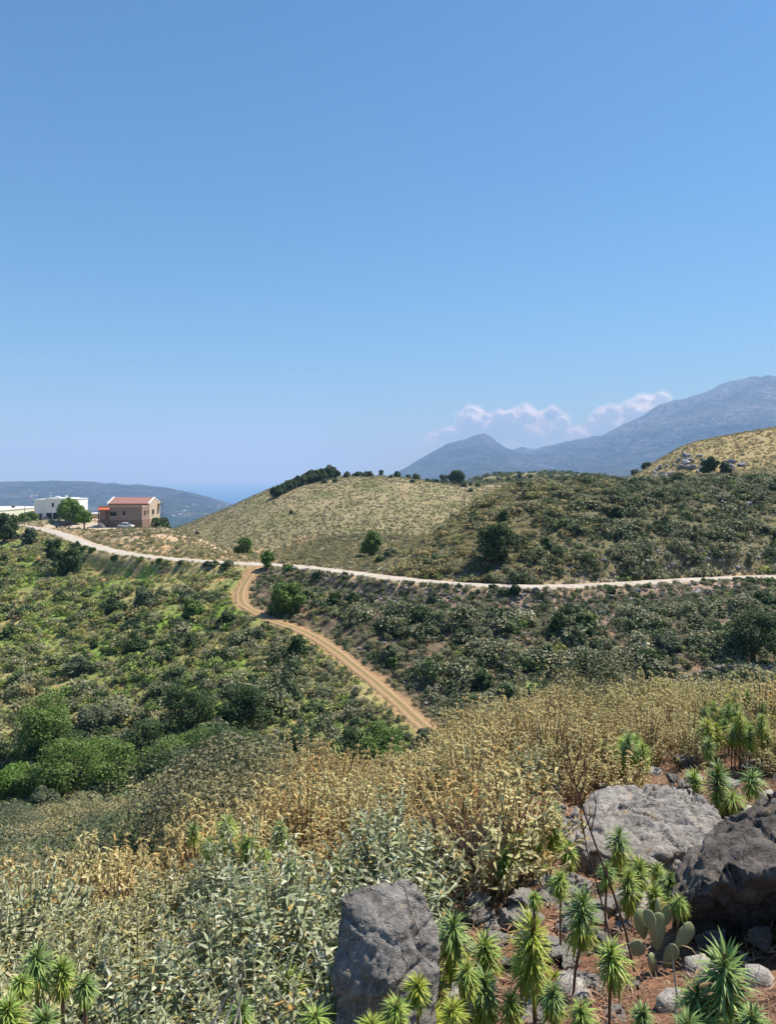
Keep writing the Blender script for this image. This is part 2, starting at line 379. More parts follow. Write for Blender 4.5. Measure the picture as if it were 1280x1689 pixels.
def rock_mat(name, dark, mid, light, scale=1.0, crack=.5):
    s = NT(name); oc = s.obj(); g = s.n('ShaderNodeNewGeometry')
    n = s.noise(3.2*scale, 10, .66, oc); n2 = s.noise(17*scale, 8, .75, oc); nf = s.noise(70*scale, 4, .7, oc)
    vo = s.n('ShaderNodeTexVoronoi'); vo.feature = 'DISTANCE_TO_EDGE'; s.set(vo, Scale=4.2*scale)
    wv = s.n('ShaderNodeVectorMath'); wv.operation = 'ADD'; s.l(oc, wv.inputs[0])
    nv = s.n('ShaderNodeTexNoise'); s.set(nv, Scale=2.5*scale, Detail=6); s.l(oc, nv.inputs['Vector'])
    sc = s.n('ShaderNodeVectorMath'); sc.operation = 'SCALE'; sc.inputs['Scale'].default_value = .9/scale; s.l(nv.outputs['Color'], sc.inputs[0]); s.l(sc.outputs[0], wv.inputs[1])
    s.l(wv.outputs[0], vo.inputs['Vector'])
    c = s.ramp(n, [(.3, dark), (.5, mid), (.68, light)])
    c = s.mix(s.ramp(n2, [(.42, (0,0,0)), (.62, (.7,.7,.7))]), c, light)
    c = s.mix(s.ramp(nf, [(.55, (0,0,0)), (.7, (.5,.5,.5))]), c, dark)
    cr = s.ramp(vo.outputs['Distance'], [(0, (1,1,1)), (.022, (0,0,0))])
    c = s.mix(s.math('MULTIPLY', cr, crack*.8), c, tuple(x*.35 for x in dark))
    ln = s.noise(6*scale, 3, .5, oc); 
    c = s.mix(s.ramp(ln, [(.66, (0,0,0)), (.72, (.5,.5,.5))]), c, (.42,.30,.14))
    s.color(c); s.rough(.92, .15)
    h = s.math('ADD', s.math('MULTIPLY', n, 1.0), s.math('MULTIPLY', n2, .45)); h = s.math('SUBTRACT', h, s.math('MULTIPLY', cr, crack*.6)); h = s.math('ADD', h, s.math('MULTIPLY', nf, .1))
    s.bump(h, 1.0, .085/scale); return s.m
M_limestone = rock_mat('pale_limestone', (.22,.205,.185), (.48,.45,.41), (.72,.68,.62), 1.6, .25)
M_slabrock = rock_mat('grey_slab_limestone', (.13,.12,.11), (.29,.27,.245), (.50,.465,.42), 1.4, .3)
M_darkrock = rock_mat('dark_grey_limestone', (.045,.04,.038), (.105,.092,.083), (.24,.215,.19), 1.3, .25)
M_midrock = rock_mat('mottled_grey_rock', (.13,.12,.11), (.25,.235,.215), (.52,.49,.44), 1.2, .2)
M_farrock = rock_mat('weathered_hill_stone', (.11,.105,.11), (.23,.22,.225), (.42,.40,.40), .6)
M_bark = plain('grey_brown_bark', (.13,.10,.075), .9, .1, .35, 14, bump=.6)
M_twig = plain('dry_dark_twig', (.09,.05,.035), .85, .15, .3, 20)
M_paletwig = plain('bleached_stem', (.38,.33,.28), .85, .15, .25, 20)
L_silver = leaf_mat('silvery_scrub_leaves', [(0,(.17,.175,.10)),(.4,(.33,.33,.19)),(.8,(.46,.44,.27)),(1,(.55,.51,.33))], (.10,.125,.055))
L_green = leaf_mat('dark_scrub_leaves', [(0,(.06,.095,.036)),(.5,(.12,.17,.062)),(1,(.20,.25,.105))], (.035,.06,.028))
L_grass = leaf_mat('fresh_green_leaves', [(0,(.13,.22,.045)),(.5,(.24,.36,.08)),(1,(.36,.46,.13))], (.40,.37,.13))
L_dry = leaf_mat('straw_coloured_scrub', [(0,(.24,.19,.085)),(.5,(.44,.36,.17)),(1,(.58,.48,.25))], (.24,.26,.10))
L_hill = leaf_mat('pale_cushion_scrub', [(0,(.12,.12,.06)),(.5,(.22,.205,.11)),(1,(.33,.295,.17))], (.10,.115,.055))
L_treeA = leaf_mat('dark_tree_leaves', [(0,(.03,.06,.02)),(.5,(.06,.105,.033)),(1,(.11,.165,.055))], (.015,.028,.014))
L_treeB = leaf_mat('mid_green_tree_leaves', [(0,(.07,.125,.027)),(.5,(.125,.21,.042)),(1,(.20,.29,.07))], (.02,.04,.015))
L_treeC = leaf_mat('light_green_tree_leaves', [(0,(.08,.15,.025)),(.5,(.13,.24,.04)),(1,(.2,.32,.07))], (.03,.06,.02))
L_treeD = leaf_mat('grey_green_tree_leaves', [(0,(.07,.095,.05)),(.5,(.13,.16,.085)),(1,(.21,.24,.14))], (.03,.04,.025))

# ------------------------------------------------------------------ ground, mountains, sea
a1 = np.radians(np.arange(-34, 34.01, .11)); a2 = np.radians(np.array([-37,-41,-46,-52,-60,-70,-82,-95,-110,-125,-140,-160.]))
ths = np.concatenate([a2[::-1], a1, -a2])
rows = [0.5]
while rows[-1] < 26000:
    r = rows[-1]; rows.append(r*(1.0105 if r < 12 else 1.0078 if r < 450 else 1.012))
rows = np.array(rows)
TH, RR = np.meshgrid(ths, rows, indexing='ij')
GX = np.sin(TH)*RR; GY = np.cos(TH)*RR; GZ = ground_h(GX, GY)
nth, nr = TH.shape
idx = np.arange(nth*nr).reshape(nth, nr); nxt = np.roll(idx, -1, axis=0)
q = np.stack([idx[:,:-1], nxt[:,:-1], nxt[:,1:], idx[:,1:]], -1).reshape(-1, 4)[:, ::-1]
V = np.stack([GX, GY, GZ], -1).reshape(-1, 3)
cen_r = np.hypot(V[q,0].mean(1), V[q,1].mean(1))
def uv_of(x, y, z):
    yy = np.maximum(y, .3); return 640+F*x/yy, V0-F*z/yy
def zones(x, y, z):
    """what grows where (weights 0..1), by place on the land"""
    u, v = uv_of(x, y, z); r = np.hypot(x, y)
    big = fbm(x/14, y/14, 4, 31); med = fbm(x/5, y/5, 3, 41)
    Z = {}
    right_rd = np.interp(x, track_c[::-1,0][np.argsort(track_c[::-1,0])], track_c[::-1,1][np.argsort(track_c[::-1,0])])
    tx = np.interp(y, track_c[::-1,1][np.argsort(track_c[::-1,1])], track_c[::-1,0][np.argsort(track_c[::-1,1])])
    rdy = np.interp(x, road_c[:,0], road_c[:,1]); 
    near = 1-sstep(30, 40, r)
    below = (y < rdy)
    Z['near'] = near
    Z['left'] = (1-near)*below*(x < tx)
    Z['right'] = (1-near)*below*(x >= tx)
    up = (1-near)*(~below)
    hillc = up*(y < 520)*(1-sstep(-2, 10, big*8 + (x - (10+ (y-108)*0.0)) - 200*0)) 
    return Z, u, v, r, big, med, up, rdy, tx
Z, gu, gv, gr, gbig, gmed, gup, grdy, gtx = zones(GX, GY, GZ)
def C3(c): return np.array(c, float)
def lay(col, w_, c): w_ = np.clip(w_, 0, 1)[..., None]; return col*(1-w_) + C3(c)*w_
col = np.ones(GX.shape+(3,))*C3((.14,.12,.075))
col = lay(col, Z['left'], (.21,.235,.08))
col = lay(col, Z['left']*sstep(-.05,.25,gbig), (.32,.285,.125))
col = lay(col, Z['left']*sstep(.05,.3,-gbig), (.19,.30,.055))
col = lay(col, Z['left']*sstep(.25,.4,gmed), (.42,.25,.13))
col = lay(col, Z['right'], (.15,.12,.075))
col = lay(col, Z['right']*sstep(.0,.3,gmed)*.8, (.29,.18,.12))
bank = Z['right']*(1-sstep(4,20, grdy-GY+gmed*8))
col = lay(col, bank*.8, (.26,.19,.15))
col = lay(col, gup, (.15,.14,.075))
hc = gup*(GY > 140)*sstep(-30, 10, (GY-140)*.55 + 20 - GX)     # centre hill and everything left of it
hc = gup*np.where(GX < 8+(GY-130)*.35, 1, 0)*(GY < 600)
col = lay(col, hc, (.25,.22,.12)); col = lay(col, hc*sstep(.0,.3,gbig), (.30,.255,.15)); col = lay(col, hc*sstep(.1,.3,-gbig), (.19,.19,.09))
tan = gup*(GX > 60)*sstep(185, 200, GY)*(GY < 600)
col = lay(col, tan, (.32,.26,.13))
knoll = gup*(GX < -18)*(GY < 202)
col = lay(col, knoll*.8, (.34,.28,.15)); col = lay(col, knoll*sstep(-.1,.15,gmed), (.45,.31,.18))
dR, _ = near_poly(GX, GY, road_c); dT, _ = near_poly(GX, GY, track_c)
col = lay(col, (1-sstep(2.2, 4.5+gmed*2, dR)), (.37,.28,.17)); col = lay(col, (1-sstep(.9, 1.8+gmed*1.6, dT)), (.32,.21,.11))
for (px, py), R, pz in PADS:
    col = lay(col, 1-sstep(R*.8, R*1.0, np.hypot(GX-px, GY-py)), (.44,.37,.28))
# knoll flank right of the stone house: bare pinkish earth
kd = np.hypot(GX-(-48), (GY-176)); col = lay(col, (1-sstep(8, 20, kd+gmed*5))*(~(GY < grdy)), (.52,.40,.29))
# near ground: red soil on the bottom right, leaf litter elsewhere
nr_ = 1-sstep(9, 14, gr)
col = lay(col, nr_, (.15,.10,.065)); col = lay(col, nr_*sstep(.2,.6,GX)*sstep(-.5,.2,gmed), (.20,.11,.07))
# far land
far = sstep(900, 2500, gr)
fn = fbm(GX/700, GY/700, 5, 61)
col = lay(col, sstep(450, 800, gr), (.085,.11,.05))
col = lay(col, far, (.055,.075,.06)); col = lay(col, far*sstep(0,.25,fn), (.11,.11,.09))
col = lay(col, sstep(5200, 7000, gr)*sstep(.0,.1,TH), (.075,.082,.118))  # bluish mountain slopes: part of the haze blue painted into the colour
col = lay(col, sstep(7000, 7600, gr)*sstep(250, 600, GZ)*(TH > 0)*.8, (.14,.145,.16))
col = lay(col, sstep(4900, 6000, gr)*(TH < 0)*.85, (.085,.09,.125))  # headland land colour also tinted with the blue of the haze
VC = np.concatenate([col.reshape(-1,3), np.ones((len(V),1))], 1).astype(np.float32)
def sub_mesh(name, mask, mats):
    fq = q[mask]; used = np.unique(fq); remap = np.zeros(len(V), np.int64); remap[used] = np.arange(len(used))
    me = mesh_np(name, V[used], remap[fq], mats, smooth=True)
    at_ = me.color_attributes.new('zone_colour', 'FLOAT_COLOR', 'POINT'); at_.data.foreach_set('color', VC[used].ravel())
    return me
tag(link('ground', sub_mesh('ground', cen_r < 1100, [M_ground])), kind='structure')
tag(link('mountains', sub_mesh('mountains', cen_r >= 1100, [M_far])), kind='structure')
b = MB(); n = 96
b.add([(0,0,-258)] + [(math.cos(6.2831853*k/n)*45000, math.sin(6.2831853*k/n)*45000, -258) for k in range(n)], [(0, 1+k, 1+(k+1)%n) for k in range(n)])
tag(b.build('sea', M_sea), kind='structure')
def strip(name, P, half, zc, lift, mat, seed, rag):
    t = np.gradient(P[:,:2], axis=0); t /= np.linalg.norm(t, axis=1)[:,None]; nn = np.stack([-t[:,1], t[:,0]], 1); k = 9
    s_ = np.arange(len(P))*.9
    wl = half*(1+rag*perlin(s_/5, s_*0+seed, 2) + rag*.7*perlin(s_/1.6, s_*0+seed, 6)); wr = half*(1+rag*perlin(s_/5, s_*0+seed+9, 3)+ rag*.7*perlin(s_/1.6, s_*0+seed, 8))
    ac = np.linspace(-1, 1, k); vs = []; at_ = []
    for i in range(len(P)):
        for a_ in ac:
            off = a_*(wl[i] if a_ > 0 else wr[i]); x = P[i,0]+nn[i,0]*off; y = P[i,1]+nn[i,1]*off
            vs.append((x, y, (ROAD_Z if zc is None else P[i,2]) + lift - .10*abs(a_)**4)); at_.append(a_)
    f = [(i*k+j, (i+1)*k+j, (i+1)*k+j+1, i*k+j+1) for i in range(len(P)-1) for j in range(k-1)]
    me = mesh_np(name, vs, f, [mat], smooth=True)
    me.attributes.new('across', 'FLOAT', 'POINT').data.foreach_set('value', np.array(at_, np.float32))
    o = link(name, me)
    return tag(o, kind='structure')
strip('concrete_road', road_c, 1.85, None, .13, M_road, 1.5, .07)
strip('dirt_track_path', track_c, .85, 2, .11, M_track, 7.5, .17)

# ------------------------------------------------------------------ bush and crown shapes
def leaf_cloud(rs, lumps, n, size, lift=.0, aspect=.6, out=.5, shell=.35):
    """n leaf-clump quads over the surfaces of several lumps [(centre, radii)]"""
    lumps = [(np.array(c_, float), np.array(r_, float)) for c_, r_ in lumps]
    wgt = np.array([(r_.prod())**(2/3) for _, r_ in lumps]); wgt /= wgt.sum()
    which = rs.choice(len(lumps), n, p=wgt)
    d = rs.normal(size=(n,3)); d[:,2] += .25; d /= np.linalg.norm(d, axis=1)[:,None]
    cc = np.array([l[0] for l in lumps])[which]; rr = np.array([l[1] for l in lumps])[which]
    p = cc + d*rr*(1 - shell*rs.random((n,1))**1.6)
    nrm = d*out + rs.normal(size=(n,3))*.45 + np.array([0,0,.5]); nrm /= np.linalg.norm(nrm, axis=1)[:,None]
    h = rs.normal(size=(n,3)); t = np.cross(nrm, h); t /= np.linalg.norm(t, axis=1)[:,None]; b_ = np.cross(nrm, t)
    s_ = size*(.6+.8*rs.random((n,1)))
    vs = np.stack([p - t*s_, p - b_*s_*aspect + nrm*s_*.15, p + t*s_, p + b_*s_*aspect + nrm*s_*.15], 1)
    vs[:,:,2] = np.maximum(vs[:,:,2], lift)
    return vs.reshape(-1,3), np.arange(n*4).reshape(-1,4)
def lumps_dome(rs, n, R, H, r0, r1):
    out = [((0,0,H*.42), (R*.62, R*.62, H*.45))]
    for i in range(n):
        a_ = rs.uniform(0, 6.283); k = rs.uniform(.2, 1)**.6*R*.72; zz = rs.uniform(.25, .8)*H*(1-.45*(k/R)**2)
        r_ = rs.uniform(r0, r1)*R
        out.append(((math.cos(a_)*k, math.sin(a_)*k, zz), (r_, r_, r_*rs.uniform(.65,.95)*min(1, H/R))))
    return out
def proto(name, mat, seed, n, size, R=.5, H=.7, nl=6, **kw):
    rs = np.random.default_rng(seed); vs, f = leaf_cloud(rs, lumps_dome(rs, nl, R, H, .25, .45), n, size, **kw)
    return D.objects.new(name, mesh_np(name, vs, f, [mat]))
# stuff scatter with geometry nodes ------------------------------------
def scatter(name, pts, scl, tint, which, protos, label=None):
    n = len(pts)
    me = D.meshes.new(name); me.vertices.add(n); me.vertices.foreach_set('co', np.asarray(pts, np.float32).ravel())
    def A(nm, ty, arr, key='value'): me.attributes.new(nm, ty, 'POINT').data.foreach_set(key, arr)
    rs = np.random.default_rng(len(pts))
    rot = np.stack([rs.normal(0,.08,n), rs.normal(0,.08,n), rs.uniform(0,6.283,n)], 1).astype(np.float32)
    A('rot', 'FLOAT_VECTOR', rot.ravel(), 'vector'); A('scl', 'FLOAT_VECTOR', np.asarray(scl, np.float32).ravel(), 'vector')
    A('tint', 'FLOAT', np.asarray(tint, np.float32)); A('pidx', 'INT', np.asarray(which, np.int32))
    o = link(name, me); pc = D.collections.new(name+'_kinds')
    for p_ in protos: pc.objects.link(p_)
    ng = D.node_groups.new(name+'_nodes', 'GeometryNodeTree')
    ng.interface.new_socket('Geometry', in_out='INPUT', socket_type='NodeSocketGeometry'); ng.interface.new_socket('Geometry', in_out='OUTPUT', socket_type='NodeSocketGeometry')
    gi = ng.nodes.new('NodeGroupInput'); go = ng.nodes.new('NodeGroupOutput'); ip = ng.nodes.new('GeometryNodeInstanceOnPoints'); ci = ng.nodes.new('GeometryNodeCollectionInfo')
    ci.inputs['Collection'].default_value = pc; ci.inputs['Separate Children'].default_value = True; ci.inputs['Reset Children'].default_value = True
    ip.inputs['Pick Instance'].default_value = True
    def na(nm, ty):
        k = ng.nodes.new('GeometryNodeInputNamedAttribute'); k.data_type = ty; k.inputs['Name'].default_value = nm; return k.outputs['Attribute']
    mp = ng.nodes.new('GeometryNodeMeshToPoints'); L = ng.links.new
    L(gi.outputs[0], mp.inputs['Mesh']); L(mp.outputs[0], ip.inputs['Points']); L(ci.outputs[0], ip.inputs['Instance'])
    L(na('pidx', 'INT'), ip.inputs['Instance Index']); L(na('scl', 'FLOAT_VECTOR'), ip.inputs['Scale'])
    er = ng.nodes.new('FunctionNodeEulerToRotation'); L(na('rot', 'FLOAT_VECTOR'), er.inputs[0]); L(er.outputs[0], ip.inputs['Rotation'])
    L(ip.outputs[0], go.inputs[0])
    md = o.modifiers.new('scatter', 'NODES'); md.node_group = ng
    return tag(o, label, None, None, 'stuff')
protos = []
for k in range(3): protos.append(proto('silvery_scrub_plant%02d' % k, L_silver, 100+k, 170, .062))          # 0-2
for k in range(3): protos.append(proto('dark_scrub_plant%02d' % k, L_green, 110+k, 150, .072))              # 3-5
for k in range(3): protos.append(proto('fresh_scrub_plant%02d' % k, L_grass, 120+k, 150, .065, H=.55))       # 6-8
for k in range(3): protos.append(proto('dry_scrub_plant%02d' % k, L_dry, 130+k, 130, .06, H=.5))            # 9-11
for k in range(3): protos.append(proto('cushion_scrub_plant%02d' % k, L_hill, 140+k, 60, .085, H=.55, nl=3)) # 12-14
for i, p_ in enumerate(protos): p_.name = 'p%02d_%s' % (i, p_.name)
def polar(n, y0, y1, a0=-.62, a1=.62, pw=2.0):
    rr = (rng.random(n)*(y1**pw-y0**pw)+y0**pw)**(1/pw); th = rng.uniform(a0, a1, n); return np.sin(th)*rr, np.cos(th)*rr
def keep_clear(x, y):
    ok = (near_poly(x, y, road_c)[0] > 2.15) & (near_poly(x, y, track_c)[0] > 1.25)
    ok &= np.hypot(x-PADS[0][0][0], y-PADS[0][0][1]) > 15; ok &= np.hypot(x-PADS[1][0][0], y-PADS[1][0][1]) > 30
    return ok
# valley sides and the dark hill
x, y = polar(62000, 33, 185, pw=1.6); ok = keep_clear(x, y); x, y = x[ok], y[ok]; z = ground_h(x, y)
Zs, u_, v_, r_, big, med, up, rdy, tx = zones(x, y, z)
left = Zs['left'] > .5; right = Zs['right'] > .5; n = len(x); rn = rng.random(n); which = np.zeros(n, int); tint = rng.random(n)**1.5*.95; sc = rng.uniform(.6, 1.45, n)
upz = (up > .5); cen = upz & (x < 8+(y-130)*.35); 
# left side: patchwork
grassy = sstep(.0,.25,-big); dryish = sstep(-.1,.2,big)
lowval = np.maximum(1-sstep(78, 100, r_), (1-sstep(8, 26, tx-x))*(1-sstep(95,125,r_)))
kindL = np.where(rn < .24*(1+lowval*.5), 0, np.where(rn < .24+.12+lowval*.22, 3, np.where(rn < .24+.16+.30*grassy+.38, 6, 9)))
kindR = np.where(rn < .56, 0, np.where(rn < .90, 3, np.where(rn < .95, 6, 9)))
kindC = np.where(rn < .5, 12, np.where(rn < .85, 9, 0))
yel = 1-sstep(9, 36, x-(8+(y-130)*.35))      # yellowish left flank of the dark hill
kindU = np.where(rng.random(n) < yel*.85, 9, kindR)
which = np.where(left, kindL, np.where(right, kindR, np.where(cen, kindC, kindU)))
dens = np.ones(n)*.62; dens[left] = (.60 + .5*med)[left]*(.75+.5*lowval[left]); bk = right & (rdy-y < 14); dens[bk] = .7
dens[cen] = .75
farc = np.clip(1.3-(r_/185), .25, 1)*1.0
kn = cen & (x < -18) & (y < 200); dens[kn] = .42; which = np.where(kn & (rn < .75), np.where(rn < .5, 9, 0), which); bare = np.hypot(x+46, y-185) < 13; dens[bare] = .08
cl = fbm(x/4.5, y/4.5, 3, 91); rd_ = ~cen; sc = np.where(rd_, sc*(.62+1.0*sstep(-.15,.35,cl)), sc); dens = np.where(rd_, dens*(.7+.6*sstep(-.35,.1,cl)), dens)
kp = rng.random(n) < dens
sc = np.where(right, sc*1.1, sc); sc = np.where(cen, sc*.65, sc)
x,y,z,which,tint,sc,u_,v_ = [q_[kp] for q_ in (x,y,z,which,tint,sc,u_,v_)]
dv = near_poly(x, y, road_c)[0]; rdv = np.interp(x, road_c[:,0], road_c[:,1]); sc = np.where((dv < 9) & (y < rdv), np.minimum(sc, .45+.05*dv), sc); dk = near_poly(x, y, track_c)[0]; sc = np.where(dk < 5, np.minimum(sc, .2+.22*dk), sc)
which = which + rng.integers(0,3,len(x))
S3 = np.stack([sc*rng.uniform(1.1,1.6,len(x)), sc*rng.uniform(1.1,1.6,len(x)), sc*rng.uniform(1.0,1.6,len(x))], 1)
scatter('hillside_scrub', np.stack([x,y,z-.05],1), S3, np.clip(tint,0,1), which, protos)
# centre hill, tan hill and the slopes behind
x, y = polar(70000, 172, 520, pw=1.3); z = ground_h(x, y); n = len(x); ok = keep_clear(x, y)
Zs, u_, v_, r_, big, med, up, rdy, tx = zones(x, y, z)
rn = rng.random(n); tanh = (x > 60+ (y-190)*.1) & (y > 175); green = (y > 385) | ((x > 8+(y-130)*.35) & ~tanh)
which = np.where(green, np.where(rn < .6, 3, np.where(rn < .85, 0, 9)), np.where(tanh, np.where(rn < .55, 9, np.where(rn < .85, 12, 0)), np.where(rn < .9, 12, np.where(rn < .95, 9, 0))))
sc = rng.uniform(.4, .95, n); sc = np.where(green, sc*rng.uniform(1.3, 2.6, n), sc); sc = np.where(tanh, sc*1.15, sc)
kp = ok & (rng.random(n) < np.where(green, .5, np.where(tanh, .9, 1.0)))
x,y,z,which,sc = [q_[kp] for q_ in (x,y,z,which,sc)]; which = which + rng.integers(0,3,len(x)); n = len(x)
S3 = np.stack([sc*rng.uniform(1.1,1.5,n), sc*rng.uniform(1.1,1.5,n), sc*rng.uniform(.9,1.4,n)], 1)
pr2 = []
for p_ in protos:
    pr2.append(p_)
scatter('hilltop_scrub', np.stack([x,y,z-.05],1), S3, rng.random(n)*.5, which, [D.objects.new('q'+p_.name, p_.data) for p_ in protos])
# far tree cover on the plain and the mountain feet
x, y = polar(9000, 520, 1600, pw=1.2); z = ground_h(x, y); n = len(x)
sc = rng.uniform(2.5, 6, n)
scatter('distant_woodland', np.stack([x,y,z-.3],1), np.stack([sc*1.3,sc*1.3,sc*.9],1), rng.random(n)*.6, 3+rng.integers(0,3,n), [D.objects.new('r'+p_.name, p_.data) for p_ in protos])
# ------------------------------------------------------------------ buildings
M_stone = plain('rough_stone_wall', (.30,.215,.18), .9, .1, .3, 2.2, bump=.5)
M_plinth = plain('brown_stone_plinth', (.22,.15,.115), .9, .1, .35, 2.5, bump=.5)
M_beige = plain('beige_render', (.50,.41,.31), .9, .15, .1, 1.5)
M_tile = plain('faded_terracotta_tiles', (.31,.165,.14), .85, .15, .25, 5, bump=.4)
M_orange = plain('orange_tiles', (.55,.15,.07), .8, .2, .2, 6)
M_white = plain('white_render', (.72,.73,.71), .85, .2, .06, 1.0)
M_cream = plain('pale_cream_render', (.62,.64,.50), .85, .2, .08, 1.0)
M_glass = plain('dark_window_glass', (.02,.024,.03), .15, .6, .2, 1)
M_frame = plain('brown_window_frame', (.12,.07,.05), .6, .3, .1, 4)
def window(parent, c, w_, h_, face, mat=M_frame, arch=False):
    """window in a wall; face '-y' or '+x'; c = centre on the wall plane"""
    x, y, z = c; f = MB(); g = MB(); t = .07; d = .06; s_ = MB()
    def bx(mb, a0, a1, z0, z1, o0, o1):
        if face == '-y': mb.box(x+a0, y-o1, z+z0, x+a1, y-o0, z+z1)
        else: mb.box(x+o0, y+a0, z+z0, x+o1, y+a1, z+z1)
    bx(f, -w_/2, w_/2, h_/2-t, h_/2, .003, d); bx(f, -w_/2, w_/2, -h_/2, -h_/2+t, .003, d)
    bx(f, -w_/2, -w_/2+t, -h_/2+t, h_/2-t, .003, d); bx(f, w_/2-t, w_/2, -h_/2+t, h_/2-t, .003, d); bx(f, -.03, .03, -h_/2+t, h_/2-t, .003, d-.01)
    bx(g, -w_/2+t, w_/2-t, -h_/2+t, h_/2-t, .004, .03); bx(s_, -w_/2-.08, w_/2+.08, -h_/2-.08, -h_/2-.002, .003, .13)
    wn = f.build('window', mat, parent); g.build('pane', M_glass, wn); s_.build('sill', M_white, wn); return wn
BZ = -13.75
# stone house
hx0, hx1 = -80.0, -68.2
root = empty('stone_house', (0,0,0)); tag(root, 'two storey stone house with faded red tiled gable roof beside the parked white car', 'house')
b = MB(); b.box(hx0, 215, BZ+2.0, hx1, 222, -8.15); b.build('lower_wall', M_stone, root)
b = MB(); b.box(hx0-.05, 214.93, BZ-1.2, hx1+.06, 222.4, BZ+2.0); b.build('plinth', M_plinth, root)
b = MB(); b.box(hx0-.12, 214.85, -8.15, hx1+.12, 221.99, -8.0); b.box(hx0-.12, 214.85, -8.0, hx1+.12, 215.1, -7.75); b.build('terrace_slab', M_beige, root)
b = MB(); rz, ez = -5.95, -7.45
b.box(hx0, 222.01, BZ-.8, hx1-.02, 232, ez)
b.add([(hx1-.02,222.01,ez),(hx1-.02,232,ez),(hx1-.02,226.8,rz),(hx0,222.01,ez),(hx0,232,ez),(hx0,226.8,rz)], [(0,1,2),(3,5,4)]); b.build('upper_wall', M_beige, root)
b = MB()
for (ya, za, yb, zb) in ((221.6, ez-.08, 226.8, rz+.04), (232.4, ez-.08, 226.8, rz+.04)):
    b.add([(hx0+.1,ya,za),(hx1-.35,ya,za),(hx1-.35,yb,zb),(hx0+.1,yb,zb),(hx0+.1,ya,za+.18),(hx1-.35,ya,za+.18),(hx1-.35,yb,zb+.18),(hx0+.1,yb,zb+.18)], [(0,1,2,3),(4,7,6,5),(0,4,5,1),(1,5,6,2),(2,6,7,3),(3,7,4,0)])
rf = b.build('roof', M_tile, root)
for xx0, xx1 in ((hx0-.3, hx0+.1), (hx1-.35, hx1+.05)):
    b = MB()
    for (ya, za, yb, zb) in ((221.5, ez-.05, 226.8, rz+.12), (232.5, ez-.05, 226.8, rz+.12)):
        b.add([(xx0,ya,za),(xx1,ya,za),(xx1,yb,zb),(xx0,yb,zb),(xx0,ya,za+.25),(xx1,ya,za+.25),(xx1,yb,zb+.25),(xx0,yb,zb+.25)], [(0,1,2,3),(4,7,6,5),(0,4,5,1),(1,5,6,2),(2,6,7,3),(3,7,4,0)])
    b.build('verge', M_white, rf)
# thin reddish sheet above the terrace: the upper wall's shade put into its colour
b = MB(); b.box(hx0+.3, 221.93, -7.95, hx1-.6, 222.005, ez-.02); b.build('upper_front', plain('shaded_rose_wall', (.36,.21,.165), .9, .1, .2, 2), root)
b = MB(); b.add([(hx0,213.6,-8.9),(hx0+3.1,213.6,-8.9),(hx0+3.1,214.9,-8.3),(hx0,214.9,-8.3),(hx0,213.6,-8.78),(hx0+3.1,213.6,-8.78),(hx0+3.1,214.9,-8.18),(hx0,214.9,-8.18)], [(0,3,2,1),(4,5,6,7),(0,1,5,4),(1,2,6,5),(2,3,7,6),(3,0,4,7)]); b.build('porch_roof', M_orange, root)
for px_ in (.1, 2.8):
    b = MB(); b.box(hx0+px_,213.7,BZ,hx0+px_+.2,213.9,-8.9); b.build('porch_post', M_frame, root)
b = MB(); b.box(hx0+1.8,214.9,BZ+2.0,hx0+2.7,214.99,-9.3); b.build('door', M_frame, root)
window(root, (-76.1, 215, -10.1), 1.8, 1.25, '-y'); window(root, (-73.1, 215, -9.9), .75, 1.3, '-y')
window(root, (hx1, 217.6, -9.9), 1.5, 1.5, '+x'); window(root, (hx1, 220.4, -9.75), .9, 1.2, '+x'); window(root, (hx1, 225.2, -9.9), 1.9, 1.5, '+x')
b = MB(); b.box(hx1+.0,229.6,-7.9,hx1+1.5,231.9,-7.7); b.box(hx1+1.3,229.7,BZ,hx1+1.4,229.8,-7.9); b.build('side_canopy', M_frame, root)
# annex beyond
root = empty('outbuilding', (0,0,0)); tag(root, 'low beige outbuilding with pale flat roof between the bright tree and the stone house', 'outbuilding')
b = MB(); b.box(-101, 262, BZ-1.5, -92.5, 268, -12.2); b.build('wall', plain('ochre_render', (.42,.33,.22), .9, .1), root)
b = MB(); b.box(-101.3, 261.7, -12.2, -95.2, 268.3, -12.0); b.box(-94.9,259.5,-13.6,-91.0,261.6,-13.4); b.build('roof', M_white, root)
# white two-storey building
root = empty('white_villa', (0,0,0)); tag(root, 'white flat roofed two storey villa with dark ground floor openings behind the dark sedan', 'villa')
b = MB(); b.box(-109.6, 248, BZ-.5, -103.4, 259, -6.75); b.box(-114.2, 250.5, BZ-.5, -109.61, 259, -7.1); b.box(-103.39, 250, BZ-.5, -100.2, 259, -6.9); b.build('wall', M_white, root)
b = MB(); b.box(-109.8, 247.8, -6.75, -103.2, 259.2, -6.55); b.box(-114.4,250.3,-7.1,-109.81,259.2,-6.95); b.box(-103.19,249.8,-6.9,-100,259.2,-6.72); b.build('roof', M_white, root)
b = MB(); b.box(-104.6,251,-6.55,-104.0,251.6,-5.7); b.build('chimney', M_white, root)
window(root, (-107.1, 248, -8.7), .7, 1.3, '-y'); window(root, (-101.8, 250, -8.6), .8, 1.0, '-y')
for xx, ww in ((-108.3, 1.8), (-105.9, 2.3)):
    b = MB(); b.box(xx-ww/2, 247.9, BZ+.02, xx+ww/2, 247.99, BZ+2.5); b.build('garage_opening', M_glass, root)
b = MB(); b.box(-112.7,250.4,BZ+.02,-111.7,250.49,BZ+2.2); b.build('door', M_frame, root)
